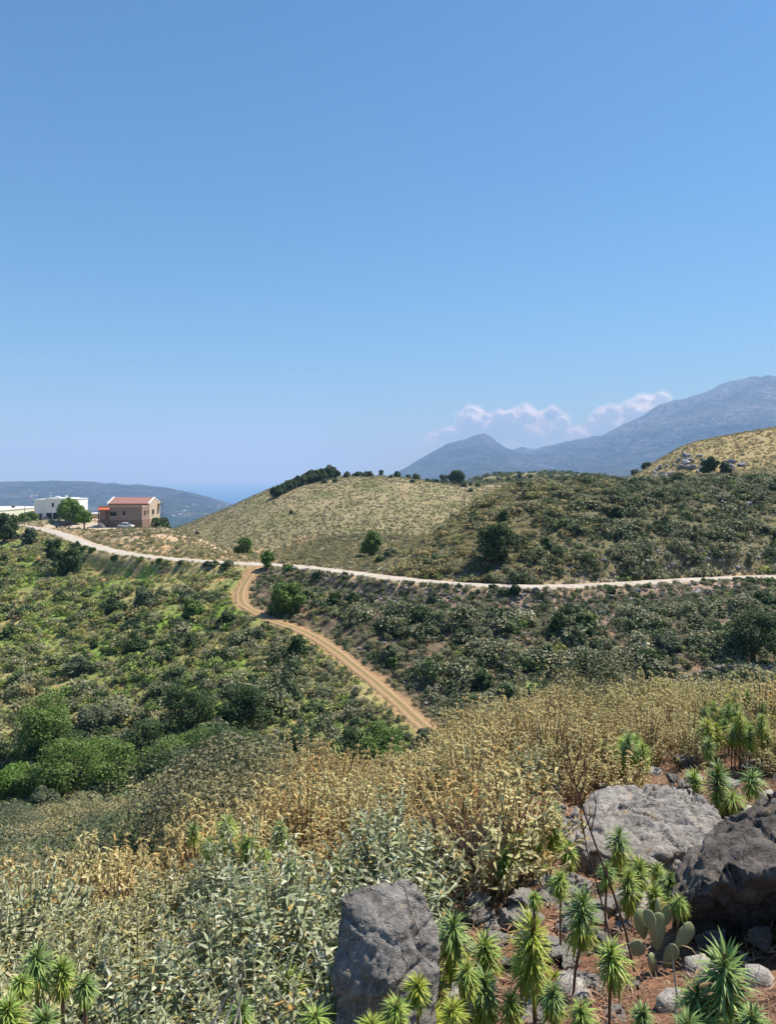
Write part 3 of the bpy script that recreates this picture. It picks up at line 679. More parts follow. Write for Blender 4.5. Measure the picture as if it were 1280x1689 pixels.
# long low building
root = empty('low_white_building', (0,0,0)); tag(root, 'long low cream building with white parapet at the left edge of the photo', 'building')
b = MB(); b.box(-134, 222, BZ-.5, -121.2, 268, -10.3); b.build('wall', M_cream, root)
b = MB(); b.box(-134.2, 221.8, -10.3, -121.0, 268.2, -9.9); b.build('parapet', M_white, root)
for yy, ww in ((247.5,1.6),(251,.6),(259.6,2.2),(239,1.6),(231,1.6)): window(root, (-121.2, yy, -12.0), ww, 1.0, '+x')
b = MB(); b.box(-124,255.6,-9.9,-123.2,256.3,-9.2); b.build('chimney', M_frame, root)
b = MB(); b.box(-120.4,236,BZ-.3,-120.2,262,BZ+.75); tag(b.build('garden_wall', M_cream), 'low pale garden wall in front of the long cream building', 'wall')

# ------------------------------------------------------------------ cars
M_tyre = plain('tyre_rubber', (.02,.02,.02), .8, .2); M_rim = plain('alloy_rim', (.5,.5,.5), .35, .5); M_lamp = plain('headlight_lens', (.75,.75,.72), .1, .6); M_tail = plain('tail_light_lens', (.45,.03,.02), .2, .5)
def car(name, loc, rz, paint, L=4.2, W=1.75, H=1.45, suv=False, label='', grp=None):
    r = empty(name, loc, rz); tag(r, label, 'car', grp); hw = W/2
    if suv: prof = [(-L/2,.45,.95),(-L/2+.1,.32,1.05),(-L/2+.9,.3,1.08),(L/2-1.3,.3,1.05),(L/2-.3,.32,.95),(L/2,.45,.8)]
    else: prof = [(-L/2,.42,.72),(-L/2+.12,.30,.90),(-L/2+.9,.27,.95),(L/2-1.2,.27,.92),(L/2-.3,.29,.78),(L/2,.42,.62)]
    b = MB(); vs = []; fs = []
    for x, z0, z1 in prof:
        k = .9 if abs(x) > L/2-.05 else 1.0; zm = (z0+z1)/2
        vs += [(x,-hw*k*.9,z0),(x,-hw*k,zm),(x,-hw*k*.93,z1),(x,hw*k*.93,z1),(x,hw*k,zm),(x,hw*k*.9,z0)]
    for i in range(len(prof)-1):
        for k in range(6): fs.append((i*6+k, i*6+(k+1)%6, (i+1)*6+(k+1)%6, (i+1)*6+k))
    fs += [(0,5,4,3,2,1), tuple(range((len(prof)-1)*6, len(prof)*6))]
    b.add(vs, fs)
    x0, x1, x2, x3 = (-L/2+.12, -L/2+.35, .35, 1.05) if suv else (-L/2+.35, -L/2+1.0, .35, 1.15); zb = .95 if not suv else 1.06
    body = b.build('body', paint, r)
    b = MB(); tw = hw*.76
    b.add([(x0,-hw*.9,zb),(x3,-hw*.9,zb-.03),(x3,hw*.9,zb-.03),(x0,hw*.9,zb),(x1,-tw,H-.07),(x2,-tw,H-.07),(x2,tw,H-.07),(x1,tw,H-.07)], [(0,1,5,4),(1,2,6,5),(2,3,7,6),(3,0,4,7)]); b.build('window', M_glass, r)
    b = MB(); b.add([(x1-.05,-tw-.02,H-.08),(x2+.05,-tw-.02,H-.08),(x2+.05,tw+.02,H-.08),(x1-.05,tw+.02,H-.08),(x1+.1,-tw*.9,H),(x2-.1,-tw*.9,H),(x2-.1,tw*.9,H),(x1+.1,tw*.9,H)], [(0,3,2,1),(4,5,6,7),(0,1,5,4),(1,2,6,5),(2,3,7,6),(3,0,4,7)])
    for sy in (-1, 1):
        for xa, xb in ((x0, x1), (x3, x2), ((x0+x3)/2-.1, (x1+x2)/2)):
            b.tube([(xa, sy*(hw*.9+.012), zb-.02), (xb, sy*(tw+.012), H-.06)], .035, 4)
    b.build('roof', paint, r)
    for sx in (-L/2+.8, L/2-.85):
        for sy in (-1, 1):
            wh = empty('wheel', (0,0,0)); wh.parent = r; wh.location = (sx, sy*(hw-.1), .32)
            m1 = MB(); m1.tube([(0,-.1,0),(0,.1,0)], .32, 14); m1.build('tyre', M_tyre, wh)
            m2 = MB(); m2.tube([(0,-.11,0),(0,.11,0)], .19, 10); m2.build('rim', M_rim, wh)
    for sy in (-1, 1):
        m1 = MB(); m1.box(L/2-.22, sy*hw*.62-.17, .58, L/2-.02, sy*hw*.62+.17, .72); m1.build('headlight', M_lamp, r)
        m1 = MB(); m1.box(-L/2-.01, sy*hw*.68-.12, .68, -L/2+.1, sy*hw*.68+.12, .82); m1.build('tail_light', M_tail, r)
    return r
P_white = plain('white_paint', (.75,.76,.78), .25, .6, .02); P_black = plain('black_paint', (.015,.016,.02), .2, .6, .1); P_navy = plain('dark_blue_grey_paint', (.04,.045,.06), .2, .6, .1)
car('white_car', (-71.6, 212.2, -13.72), math.radians(-8), P_white, label='small white hatchback parked in front of the stone house')
car('black_car', (-89.6, 214, -13.72), math.radians(-115), P_black, 4.5, 1.85, 1.75, True, label='black off-roader parked beside the concrete road under the bright green tree')
car('dark_sedan', (-107.0, 243, -13.72), math.radians(-62), P_navy, 4.4, 1.8, 1.42, False, label='dark sedan parked at the ground floor of the white villa')
b = MB(); rs = np.random.default_rng(5); nn = 14; vs = [(0,0,1.5)]; fs = []
for k in range(nn):
    a_ = k/nn*6.283; vs.append((math.cos(a_)*1.5*rs.uniform(.85,1.1), math.sin(a_)*.9*rs.uniform(.85,1.1), -.2)); vs.append((math.cos(a_)*.8*rs.uniform(.85,1.15), math.sin(a_)*.5, .85+rs.uniform(-.1,.1)))
for k in range(nn):
    o_ = 1+2*k; p_ = 1+2*((k+1)%nn); fs += [(o_, p_, p_+1, o_+1), (0, o_+1, p_+1)]
b.add(vs, fs); tag(b.build('gravel_pile', plain('dark_gravel', (.16,.155,.16), .95, .1, .4, 12, bump=.8), loc=(-78.6, 212.6, BZ), smooth=True), 'heap of dark grey gravel in front of the porch of the stone house', 'gravel pile')

# ------------------------------------------------------------------ trees and larger bushes
def tree(u, v, wpx, hpx, mat, label, cat='tree', name=None, y=None, group=None, seed=0, low=None, lumps=None, dens=1.0, trunk=True):
    rs = np.random.default_rng(int(seed*131 + u*7 + v)); low = (.0 if cat == 'tree' else -.12) if low is None else low
    if v > 1175 and u < 470: wpx *= 1.2; hpx *= 1.12
    if y is None:
        p = at(u, v, 14); x, y, z = p
    else: x = (u-640)/F*y; z = gz(x, y)
    R = wpx/F*y/2; H = hpx/F*y
    H = min(1.35*H, max(H, (V0-(v-hpx))/F*y - z)) if y is not None else H
    root = empty(name or 'tree', (x, y, z-.05)); tag(root, label, cat, group)
    L = [((0,0,H*(low+.44)), (R*.6,R*.6,H*.38))]
    nl = (lumps or int(rs.integers(10, 16)))+4
    for i in range(nl):
        a_ = rs.uniform(0, 6.283); ph = math.asin(rs.uniform(-.75, 1.0)); k = R*.66*math.cos(ph)*rs.uniform(.75, 1.1); zc = H*(low+.42 + (.58-low)*.62*math.sin(ph))
        r_ = R*rs.uniform(.22, .42); L.append(((math.cos(a_)*k, math.sin(a_)*k, zc), (r_, r_, min(r_*rs.uniform(.7,1.0), H*.28))))
    size = min(max(.00135*y, .06), .45); area = 4*math.pi*R*R*.9 + 2*math.pi*R*H*.6
    n = int(min(9000, max(160, area/(size*size*1.2)*1.75*dens)))
    vs, f = leaf_cloud(rs, L, n, size, lift=.02, aspect=.62, out=.45, shell=.5)
    link('crown', mesh_np('crown', vs, f, [mat]), parent=root)
    if trunk:
        b = MB(); tr = max(.05, R*.07); top = H*.55
        b.tube([(0,0,-.3),(rs.normal(0,.04)*R,0,H*.2),(rs.normal(0,.08)*R,rs.normal(0,.08)*R,top)], [tr*1.3, tr, tr*.5], 7)
        for i in range(4):
            a_ = rs.uniform(0, 6.283); b.tube([(0,0,H*rs.uniform(.12,.3)), (math.cos(a_)*R*.3, math.sin(a_)*R*.3, H*.42), (math.cos(a_)*R*.55, math.sin(a_)*R*.55, H*rs.uniform(.55,.75))], [tr*.6, tr*.4, tr*.15], 5)
        b.build('trunk', M_bark, root)
    return root
A_, B_, C_, G_ = L_treeA, L_treeB, L_treeC, L_treeD
T = tree
T(116,878,50,50,C_,'big bright green tree beside the white villa, tallest near the houses', y=228, low=.0)
T(139,884,32,30,C_,'small bright green tree at the bend of the road below the villa', y=206, name='small_tree', low=.25)
T(47,868,32,20,B_,'round green shrub in front of the long cream building', 'bush', 'round_bush', y=240)
T(268,886,40,40,A_,'dark green tree on bare earth at the right corner of the stone house', y=206, low=.0)
T(8,912,52,58,A_,'large dark green tree cut by the left photo edge below the cream building', y=176)
T(47,907,34,32,G_,'grey green bush right of the large tree at the left photo edge', 'bush', 'grey_bush', y=168)
T(88,916,38,38,A_,'dark round bush below the road bend, left one of the touching pair', 'bush', 'dark_bush', y=150)
T(112,936,50,44,A_,'dark round bush below the road bend, right one of the touching pair', 'bush', 'dark_bush', y=140)
T(404,910,42,32,B_,'round green bush at the foot of the centre hill just above the white road', 'bush', 'round_bush', y=152)
T(612,906,40,38,B_,'single round olive green tree between the centre hill and the dark hill', y=140, name='olive_tree')
T(441,941,24,36,C_,'slender light green tree standing at the road junction', y=119, name='slender_tree')
T(818,952,80,78,A_,'big dark tree standing right behind the white road at the foot of the dark hill', y=106, name='oak_tree')
T(476,1012,70,64,B_,'broad green bush on the slope right of the dirt track bend', 'bush', 'broad_bush')
T(490,1086,42,50,A_,'dark upright bush on the left edge of the dirt track halfway down', 'bush', 'dark_bush')
T(552,1000,28,34,A_,'small dark bush on the slope between the track and the white road', 'bush', 'dark_bush')
T(583,1004,26,34,A_,'narrow dark bush right beside the small one above the dirt track', 'bush', 'dark_bush')
T(985,1152,98,92,A_,'large dark spreading tree above the nearer dry stone wall', name='oak_tree')
T(925,1048,44,48,A_,'left dark bush of the two below the road on the rocky slope', 'bush', 'dark_bush')
T(962,1050,46,52,A_,'right dark bush of the two below the road on the rocky slope', 'bush', 'dark_bush')
T(1244,1092,104,100,A_,'huge dark tree cut by the right photo edge below the road', name='oak_tree')
T(1172,796,34,34,A_,'dark round tree beside the rock outcrop on the straw coloured hill', y=190, name='round_tree')
T(1197,796,24,24,G_,'smaller grey green bush touching the dark round tree on the straw coloured hill', 'bush', 'grey_bush', y=189)
T(800,1142,40,44,A_,'dark bush low on the slope behind the golden shrubs', 'bush', 'dark_bush')
T(315,1022,44,40,B_,'round green bush on the grassy strip of the left slope', 'bush', 'round_bush')
T(375,1032,32,28,A_,'small dark bush just left of the dirt track bend', 'bush', 'dark_bush')
T(315,1070,32,30,A_,'small dark bush in the middle of the left slope', 'bush', 'dark_bush')
T(236,1006,48,42,G_,'grey green bush casting shadow on the grass of the left slope', 'bush', 'grey_bush')
T(190,1012,40,32,A_,'low dark bush left of the grey green one on the left slope', 'bush', 'dark_bush')
T(222,1080,50,36,A_,'wide low dark bush in the middle of the left valley side', 'bush', 'dark_bush')
T(130,1112,46,34,G_,'grey bush beside the bright grass patch on the left slope', 'bush', 'grey_bush')
T(62,1262,100,125,B_,'tallest leafy tree in the valley bottom near the left photo edge', name='valley_tree')
T(150,1215,70,50,G_,'grey green bush behind the valley trees near the left photo edge', 'bush', 'grey_bush')
T(305,1206,92,80,A_,'dark tree with deep shade in the middle of the left valley', name='valley_tree')
T(405,1196,80,66,A_,'dark rounded tree right of the shaded one in the left valley', name='valley_tree')
T(20,1316,90,50,C_,'bright green bush at the valley bottom at the left photo edge', 'bush', 'bright_bush')
T(120,1316,120,105,B_,'leafy green bush mass second from the left at the valley bottom', 'bush', 'leafy_bush')
T(205,1306,110,84,B_,'leafy green bush mass third from the left at the valley bottom', 'bush', 'leafy_bush')
T(285,1296,110,76,B_,'leafy green bush mass in the middle of the row at the valley bottom', 'bush', 'leafy_bush')
T(370,1286,130,96,A_,'wide dark green tree at the right end of the row at the valley bottom', name='valley_tree')
T(440,1262,70,50,G_,'grey green bush at the foot of the wide dark tree in the valley', 'bush', 'grey_bush')
T(575,1250,74,56,A_,'dark bush left of the lower end of the dirt track', 'bush', 'dark_bush')
T(630,1252,90,72,B_,'green bush nearest the lower end of the dirt track', 'bush', 'leafy_bush')
T(700,1232,50,36,G_,'grey bush covering the lower end of the dirt track', 'bush', 'grey_bush')
T(1260,1000,60,26,A_,'dark bush overlapping the road verge at the right photo edge', 'bush', 'dark_bush')
T(640,1090,40,34,G_,'grey green bush on the slope right above the dirt track', 'bush', 'grey_bush')
T(690,1030,44,36,A_,'dark green bush on the slope in the middle below the white road', 'bush', 'dark_bush')
T(860,1105,46,36,G_,'grey bush left of the large spreading tree', 'bush', 'grey_bush')
T(1100,1070,54,36,G_,'grey green bush between the spreading tree and the huge right tree', 'bush', 'grey_bush')
T(95,1262,90,60,A_,'dark bush between the tallest valley tree and the leafy row', 'bush', 'dark_bush')
T(240,1246,90,60,A_,'dark shaded bush above the middle of the leafy row in the valley', 'bush', 'dark_bush')
T(165,1268,80,50,B_,'mid green bush behind the left half of the leafy valley row', 'bush', 'leafy_bush')
T(330,1250,80,50,B_,'mid green bush behind the right half of the leafy valley row', 'bush', 'leafy_bush')
T(60,1320,80,60,B_,'green bush between the bright bush at the left edge and the leafy row', 'bush', 'leafy_bush')
T(500,1238,70,44,A_,'dark low bush between the wide dark tree and the track bushes', 'bush', 'dark_bush')
T(540,1262,80,40,G_,'grey green bush at the edge of the golden slope below the track', 'bush', 'grey_bush')
# ridge line of the centre hill
for (u, v, w_, h_) in ((458,822,14,20),(472,812,16,20),(484,806,17,18),(495,800,18,18),(507,795,18,20),(518,791,18,18),(529,788,18,17),(540,785,18,19),(551,783,16,16),(452,824,13,22),(466,815,13,20),(478,807,15,18),(490,800,15,17),(500,795,14,17),(512,790,18,20),(524,787,14,16),(534,785,16,17),(545,783,17,20)):
    y_ = 285 + (u-452)*.35; T(u, v, w_*1.35, h_, A_, 'dark tree in the row climbing the left ridge of the centre hill', 'tree', 'ridge_tree', y=y_, group='trees along the ridge of the centre hill', lumps=6)
for (u, v, w_, h_, y_, lb) in ((572,779,14,9,318,'low dark bush on the summit of the centre hill'),(592,786,22,15,322,'left dark bush of the pair right of the hill summit'),(608,785,16,14,322,'right dark bush of the pair right of the hill summit'),(629,782,8,12,322,'tiny lone tree standing on the skyline right of the summit'),
    (553,797,11,9,300,'small dark bush just below the summit of the centre hill'),(536,798,14,8,300,'low shrub left of the small one below the hill summit'),(686,789,15,11,326,'dark bush left of the round trees on the far right shoulder of the hill'),
    (733,790,16,16,345,'small round tree left of the large one on the right shoulder of the hill'),(754,794,32,24,340,'largest round dark tree on the right shoulder of the centre hill'),(447,806,5,7,300,'tiny tree left of the ridge row on the centre hill'),
    (480,844,7,8,250,'tiny dark shrub alone on the flank of the centre hill'),(325,867,9,8,270,'small dark shrub at the left foot of the centre hill'),(776,817,11,10,290,'dark shrub where the centre hill meets the dark hill'),
    (858,786,10,18,420,'lone upright dark tree on the skyline left of the straw coloured hill'),(1022,780,14,9,300,'first dark bush on the left edge of the straw coloured hill'),(1048,771,16,12,262,'dark bush higher on the left edge of the straw coloured hill'),(1066,764,16,14,262,'topmost dark bush on the left edge of the straw coloured hill')):
    T(u, v, w_*1.1, h_*.8, G_ if w_ < 18 else A_, lb, 'tree' if 'tree' in lb else 'bush', 'hilltop_tree' if 'tree' in lb else 'hilltop_bush', y=y_, lumps=6)
for i in range(26):
    u = 640+i*15+rng.uniform(-6,6); y_ = rng.uniform(300, 345) if u < 790 else rng.uniform(395, 470); x_ = (u-640)/F*y_; z_ = gz(x_, y_); v = V0-F*z_/y_
    T(u, v, rng.uniform(7,15), rng.uniform(6,11), A_ if i % 3 else G_, 'small dark bush among those dotting the far shoulder behind the dark hill', 'bush', 'distant_bush', y=y_, group='bushes dotting the far shoulder', lumps=5, trunk=False)
# more bushes that stand out from the scrub
def road_side(n, side):
    k = rng.integers(30, len(road_c)-30, n); P = road_c[k]; return P
for i, k in enumerate(rng.integers(int(len(road_c)*.45), int(len(road_c)*.92), 34)):
    P = road_c[k]; t_ = road_c[k+1]-road_c[k-1]; n_ = np.array([-t_[1], t_[0]])/np.linalg.norm(t_); n_ = n_ if n_[1] < 0 else -n_
    p_ = P + n_*rng.uniform(2.3, 3.6); y_ = p_[1]; u = 640+F*p_[0]/y_; v = V0-F*gz(*p_)/y_
    T(u, v, rng.uniform(10,24), rng.uniform(6,11), (A_, B_, G_)[i % 3], 'low bush growing along the near verge of the white road', 'bush', 'verge_bush', y=y_, group='bushes along the near verge of the white road', lumps=6, trunk=False)
for i in range(40):
    th = rng.uniform(-.5, .5); r_ = rng.uniform(58, 125); x_, y_ = math.sin(th)*r_, math.cos(th)*r_
    if not keep_clear(np.array([x_]), np.array([y_]))[0]: continue
    u = 640+F*x_/y_; v = V0-F*gz(x_, y_)/y_; w_ = rng.uniform(20, 44)*min(1.3, 90/y_)
    T(u, v, w_, w_*rng.uniform(.5,1.0), (A_, A_, B_, G_)[i % 4], 'rounded bush rising a little above the scrub of the valley sides', 'bush', 'valley_bush', y=y_, group='rounded bushes scattered over the valley sides', lumps=int(rng.integers(3,9)), trunk=False)

# tanks and clutter by the houses
b = MB(); b.tube([(-107.9,252,-6.35),(-106.5,252,-6.35)], .38, 12); tag(b.build('water_tank', M_white), 'horizontal white water tank on the villa roof', 'water tank')
for px_, py_, lb in ((-66.0, 214, 'leaning wooden pole by the right corner of the stone house'), (-96.0, 205, 'wooden utility pole beside the bright trees')):
    b = MB(); b.tube([(px_,py_,gz(px_,py_)-.3),(px_+.05,py_,gz(px_,py_)+(3.2 if px_ > -70 else 5.6))], .07, 6); tag(b.build('wooden_pole', M_bark), lb, 'pole')
# far villages on the coastal plain
hm = MB(); hm.box(-.5,-.5,-.3,.5,.5,.6); hmesh = hm.mesh('distant_house', [M_white]); hm = MB(); hm.box(-.5,-.5,-.3,.5,.5,.55); hm.add([(-.55,-.55,.56),(.55,-.55,.56),(.55,.55,.56),(-.55,.55,.56),(-.55,0,.85),(.55,0,.85)], [(0,1,5,4),(2,3,4,5),(0,4,3),(1,2,5),(0,3,2,1)], 1); hmesh2 = hm.mesh('distant_house', [M_beige, M_tile])
for i in range(70):
    u = rng.uniform(285, 445) if i < 46 else rng.uniform(20, 150); v = rng.uniform(832, 856) if i < 46 else rng.uniform(808, 822)
    p = at(u, v, 700)
    if p is None or p[2] < -254: continue
    s_ = rng.uniform(7, 16); o = link('distant_house', (hmesh, hmesh2)[i % 2], (p[0], p[1], p[2]), (0,0,rng.uniform(0,3.1)), (s_*rng.uniform(1,1.6), s_, s_*rng.uniform(.5,.8)))
    tag(o, 'tiny pale house of the villages on the hazy coastal plain', 'house', 'houses of the far villages')
# ------------------------------------------------------------------ rocks
import bmesh
from mathutils import noise as mn
def hull_rock(name, pts, mat, seed, edge, amp=.05, freq=1.0, smooth_n=3, chunk=1.0):
    """angular rock: hull of the given corners, worn, cracked and pitted"""
    bm = bmesh.new()
    for p in pts: bm.verts.new(p)
    r = bmesh.ops.convex_hull(bm, input=bm.verts); bmesh.ops.delete(bm, geom=[g for g in r['geom_interior'] if isinstance(g, bmesh.types.BMVert)], context='VERTS')
    bmesh.ops.triangulate(bm, faces=bm.faces)
    for it in range(9):
        lim = edge if it > 3 else edge*1.5
        es = [e for e in bm.edges if e.calc_length() > lim]
        if not es: break
        bmesh.ops.subdivide_edges(bm, edges=es, cuts=1, use_grid_fill=False); bmesh.ops.triangulate(bm, faces=[f for f in bm.faces if len(f.verts) > 3])
        if it == 4: 
            for _ in range(smooth_n): bmesh.ops.smooth_vert(bm, verts=bm.verts, factor=.5, use_axis_x=True, use_axis_y=True, use_axis_z=True)
    bmesh.ops.smooth_vert(bm, verts=bm.verts, factor=.5, use_axis_x=True, use_axis_y=True, use_axis_z=True)
    bm.normal_update(); S_ = Vector((seed*3.7, seed*1.9, seed)); mv = []
    for v in bm.verts:
        p = v.co*freq + S_; w_ = p + mn.noise_vector(p*.9)*.35
        n_ = mn.fractal(p*1.1, .9, 2.1, 4)*1.1
        d1 = mn.voronoi(w_*1.6)[0]; n_ -= .9*chunk*max(0, .16-(d1[1]-d1[0]))/.16
        d2 = mn.voronoi(w_*4.2+S_)[0]; n_ -= .32*chunk*max(0, .14-(d2[1]-d2[0]))/.14; n_ += .30*mn.cell(w_*2.1)*chunk
        n_ += mn.fractal(p*7, .7, 2.2, 4)*.26
        pit = mn.noise(p*9); n_ -= .35*max(0, pit-.28)
        mv.append(v.co + v.normal*n_*amp)
    for v, c_ in zip(bm.verts, mv): v.co = c_
    me = D.meshes.new(name); bm.to_mesh(me); bm.free(); me.materials.append(mat)
    me.polygons.foreach_set('use_smooth', [True]*len(me.polygons)); return me
def rock_mesh(name, mat, seed, sub=4, size=(1,1,1), rough=.25, cuts=7, facet=.55, top=None):
    rs = np.random.default_rng(seed); k = 11; p = rs.normal(size=(k,3)); p /= np.linalg.norm(p, axis=1)[:,None]; p *= rs.uniform(.8, 1.12, (k,1))
    return hull_rock(name, p*np.array(size), mat, seed, {4:.12, 3:.3, 2:.7}[sub], .11 if sub > 2 else .05, 1.3, 1 if sub > 3 else 0)
def px3(l): return [((u-640)/F*y, y, (V0-v)/F*y) for u, v, y in l]
me = hull_rock('boulder', px3([(1104,1500,3.42),(1112,1435,3.6),(1184,1352,3.9),(1245,1318,4.0),(1300,1278,4.1),(1480,1240,4.2),(1200,1446,3.25),(1290,1438,3.18),(1450,1450,3.2),(1128,1548,3.62),(1250,1566,3.62),(1450,1580,3.6),(1170,1470,4.4),(1480,1440,4.6),(1130,1600,3.8),(1450,1640,3.8)]), M_darkrock, 11, .019, .036, 2.6, 0, .9)
tag(link('boulder', me), 'biggest dark grey boulder with a shaded hollow at the right photo edge', 'boulder')
me = hull_rock('boulder', px3([(545,1600,2.62),(560,1476,2.72),(590,1464,2.74),(676,1443,2.78),(696,1462,2.76),(720,1526,2.72),(724,1600,2.66),(712,1760,2.62),(560,1740,2.58),(600,1850,2.6),(690,1850,2.62),(600,1500,3.1),(680,1490,3.15),(720,1600,3.1),(590,1640,3.05),(640,1620,2.52),(655,1540,2.62)]), M_midrock, 23, .013, .013, 5, 0, 1.0)
tag(link('boulder', me), 'upright grey boulder standing at the edge of the sage thicket at the bottom middle', 'boulder')
tp = [(930,1332,5.2),(985,1292,5.62),(1055,1284,5.7),(1142,1290,5.62),(1180,1330,5.2),(1166,1366,4.92),(1092,1402,4.62),(1000,1400,4.6),(945,1372,4.84)]
tp = [(905,1350,5.3),(962,1304,5.62),(1010,1287,5.85),(1075,1281,5.75),(1140,1288,5.7),(1186,1322,5.3),(1196,1352,5.05),(1150,1392,4.72),(1080,1412,4.6),(1010,1402,4.6),(948,1384,4.75)]
sp = px3(tp); sp = [(x, y, z-.035+rng.uniform(-.02,.02)) for x, y, z in sp]; sp += [(x*1.0+rng.uniform(-.05,.05), y+rng.uniform(-.05,.05)-.05, z-.38) for x, y, z in sp]; sp += px3([(1060,1320,5.3)])
me = hull_rock('rock_slab', sp, M_slabrock, 35, .018, .030, 2.8, 0, 1.3)
tag(link('rock_slab', me), 'broad flat pale limestone slab behind the tall dead stalk', 'rock slab')
rv = [rock_mesh('rock', M_limestone, 50+k, 4, (1,.85,.72)) for k in range(6)] + [rock_mesh('rock', M_midrock, 60+k, 4, (1,.8,.7)) for k in range(3)]
for me in rv: pass
rocks = [(862,1486,64,'pale jagged rock left of the twin dead stalks, topmost of the rubble'),(905,1478,48,'grey rock with a black hollow right of the topmost rubble rock'),(948,1462,74,'flat grey rock under the tall dead stalks'),(992,1492,60,'pale block between the green spurge and the dead stalks'),(846,1520,50,'pitted pale rock beside the yellow spurge'),
 (925,1572,62,'black and white pitted rock below the green spurge'),(1000,1556,44,'small pale rock at the left foot of the prickly pear'),(782,1512,52,'flat pale rock right of the upright boulder'),(805,1545,36,'small rock under the pair of green spurges'),(956,1612,40,'pale rock lying on the red soil below the spurge'),
 (1016,1676,52,'pale rock with a flat top at the bottom photo edge'),(888,1682,56,'pale rock in the bottom of the photo under the yellow spurge'),(1166,1556,36,'beige stone on the soil right of the prickly pear'),(1262,1552,60,'rounded grey stone under the biggest boulder at the right photo edge'),(1230,1582,26,'small reddish stone in front of the rounded grey one'),
 (1134,1258,52,'grey rock with dark cleft behind the flat slab'),(1112,1284,30,'small white stone left of the dark cleft rock'),(1256,1262,56,'grey rock at the right photo edge above the biggest boulder'),(1205,1290,34,'pale stone among the spurges above the biggest boulder'),(966,1232,26,'small white rock showing through the golden shrubs'),
 (1076,1160,36,'pale rock between the two golden mounds near the stone wall'),(1000,1300,34,'small pale rock at the left far end of the flat slab'),(1120,1420,60,'broken grey rock between the slab and the biggest boulder'),(1096,1392,40,'dark cracked rock at the near edge of the slab'),(890,1620,34,'angular stone on the dry litter under the yellow spurge'),
 (840,1590,34,'pale stone between the stems of the middle spurges'),(740,1560,40,'grey rock at the right foot of the upright boulder'),(545,1680,60,'dark rock at the left foot of the upright boulder'),(620,1700,90,'rough rock at the bottom photo edge below the upright boulder'),(1052,1450,42,'grey rock behind the prickly pear'),(1160,1350,40,'fractured grey rock on top of the slab edge by the biggest boulder')]
for i, (u, v, w_, lb) in enumerate(rocks):
    p = at(u, v+w_*.28, 1.5)
    s_ = w_/F*p[1]/2*1.15; o = link('rock', rv[i % len(rv)], (p[0], p[1]+s_*.3, p[2]+s_*.30), (rng.uniform(-.3,.3), rng.uniform(-.3,.3), rng.uniform(0,6.28)), (s_*rng.uniform(.9,1.15), s_*rng.uniform(.8,1.1), s_*rng.uniform(.8,1.15)))
    tag(o, lb, 'rock')
for i in range(120):
    u = rng.uniform(745, 1110); v = rng.uniform(1440, 1640) if i < 95 else rng.uniform(1380, 1440)
    if i < 95 and u > 1060 and v > 1500: continue
    if i >= 95: u = rng.uniform(1060, 1190)
    p = at(u, v, 1.5); s_ = rng.uniform(12, 44)/F*p[1]/2*1.2
    o = link('rock', rv[rng.integers(6)], (p[0], p[1], p[2]+s_*.25), (rng.uniform(-.4,.4), rng.uniform(-.4,.4), rng.uniform(0,6.28)), (s_, s_*rng.uniform(.7,1.1), s_*rng.uniform(.7,1.1)))
    tag(o, 'small jagged pale stone in the rubble between the spurges and the slab', 'rock', 'small stones of the rubble between the spurges')
for i, (u, v, w_, lb) in enumerate([(945,1418,46,'pale stone against the near left edge of the slab'),(1062,1432,56,'cracked grey rock under the near edge of the slab'),(1176,1384,70,'dark fractured rock wedged between the slab and the biggest boulder'),(1125,1376,44,'pale flake of rock broken off the right end of the slab'),(1200,1345,40,'grey stone at the upper left of the biggest boulder'),(1100,1455,54,'pale rock at the left face of the biggest boulder'),(925,1342,30,'small stone at the left tip of the slab')]):
    p = at(u, v, 1.5); s_ = w_/F*p[1]/2*1.15
    o = link('rock', rv[(i*2) % len(rv)], (p[0], p[1], p[2]+s_*.25), (rng.uniform(-.3,.3), rng.uniform(-.3,.3), rng.uniform(0,6.28)), (s_, s_*.9, s_*.9)); tag(o, lb, 'rock')
rf = [rock_mesh('hill_rock', M_farrock, 80+k, 3, (1,.85,.75), .3, 7, .5) for k in range(6)]
def hill_rocks(n, us, vs, s0, s1, label, group, y=None, y0=30):
    for i in range(n):
        u = rng.uniform(*us); v = rng.uniform(*vs)
        if y is not None:
            y_ = rng.uniform(*y); x_ = (u-640)/F*y_; p = (x_, y_, gz(x_, y_))
        else: p = at(u, v, y0)
        if p is None: continue
        if not keep_clear(np.array([p[0]]), np.array([p[1]]))[0] or near_poly(np.array([p[0]]), np.array([p[1]]), track_c)[0][0] < 2.6: continue
        s_ = rng.uniform(s0, s1)**1.0; o = link('hill_rock', rf[rng.integers(6)], (p[0], p[1], p[2]+s_*.25), (rng.uniform(-.3,.3), rng.uniform(-.3,.3), rng.uniform(0,6.28)), (s_, s_*rng.uniform(.7,1.1), s_*rng.uniform(.6,1.0)))
        tag(o, label, 'rock', group)
hill_rocks(72, (840,1280), (968,1015), .3, .8, 'grey rock in the rubble band just below the white road on the right', 'rocks of the rubble band below the road')
hill_rocks(26, (640,860), (968,1030), .25, .6, 'grey rock on the reddish slope just below the middle of the white road', 'rocks on the reddish slope below the road')
hill_rocks(12, (480,545), (938,958), .3, .7, 'pale rock in the small outcrop beside the road junction', 'rocks of the outcrop beside the junction')
hill_rocks(22, (1190,1275), (1088,1112), .25, .6, 'pale rock piled below the huge dark tree at the right', 'rocks piled below the huge right tree')
hill_rocks(44, (1075,1165), (0,0), .6, 1.9, 'grey rock of the outcrop on the left flank of the straw coloured hill', 'rocks of the outcrop on the straw coloured hill', y=(196,228))
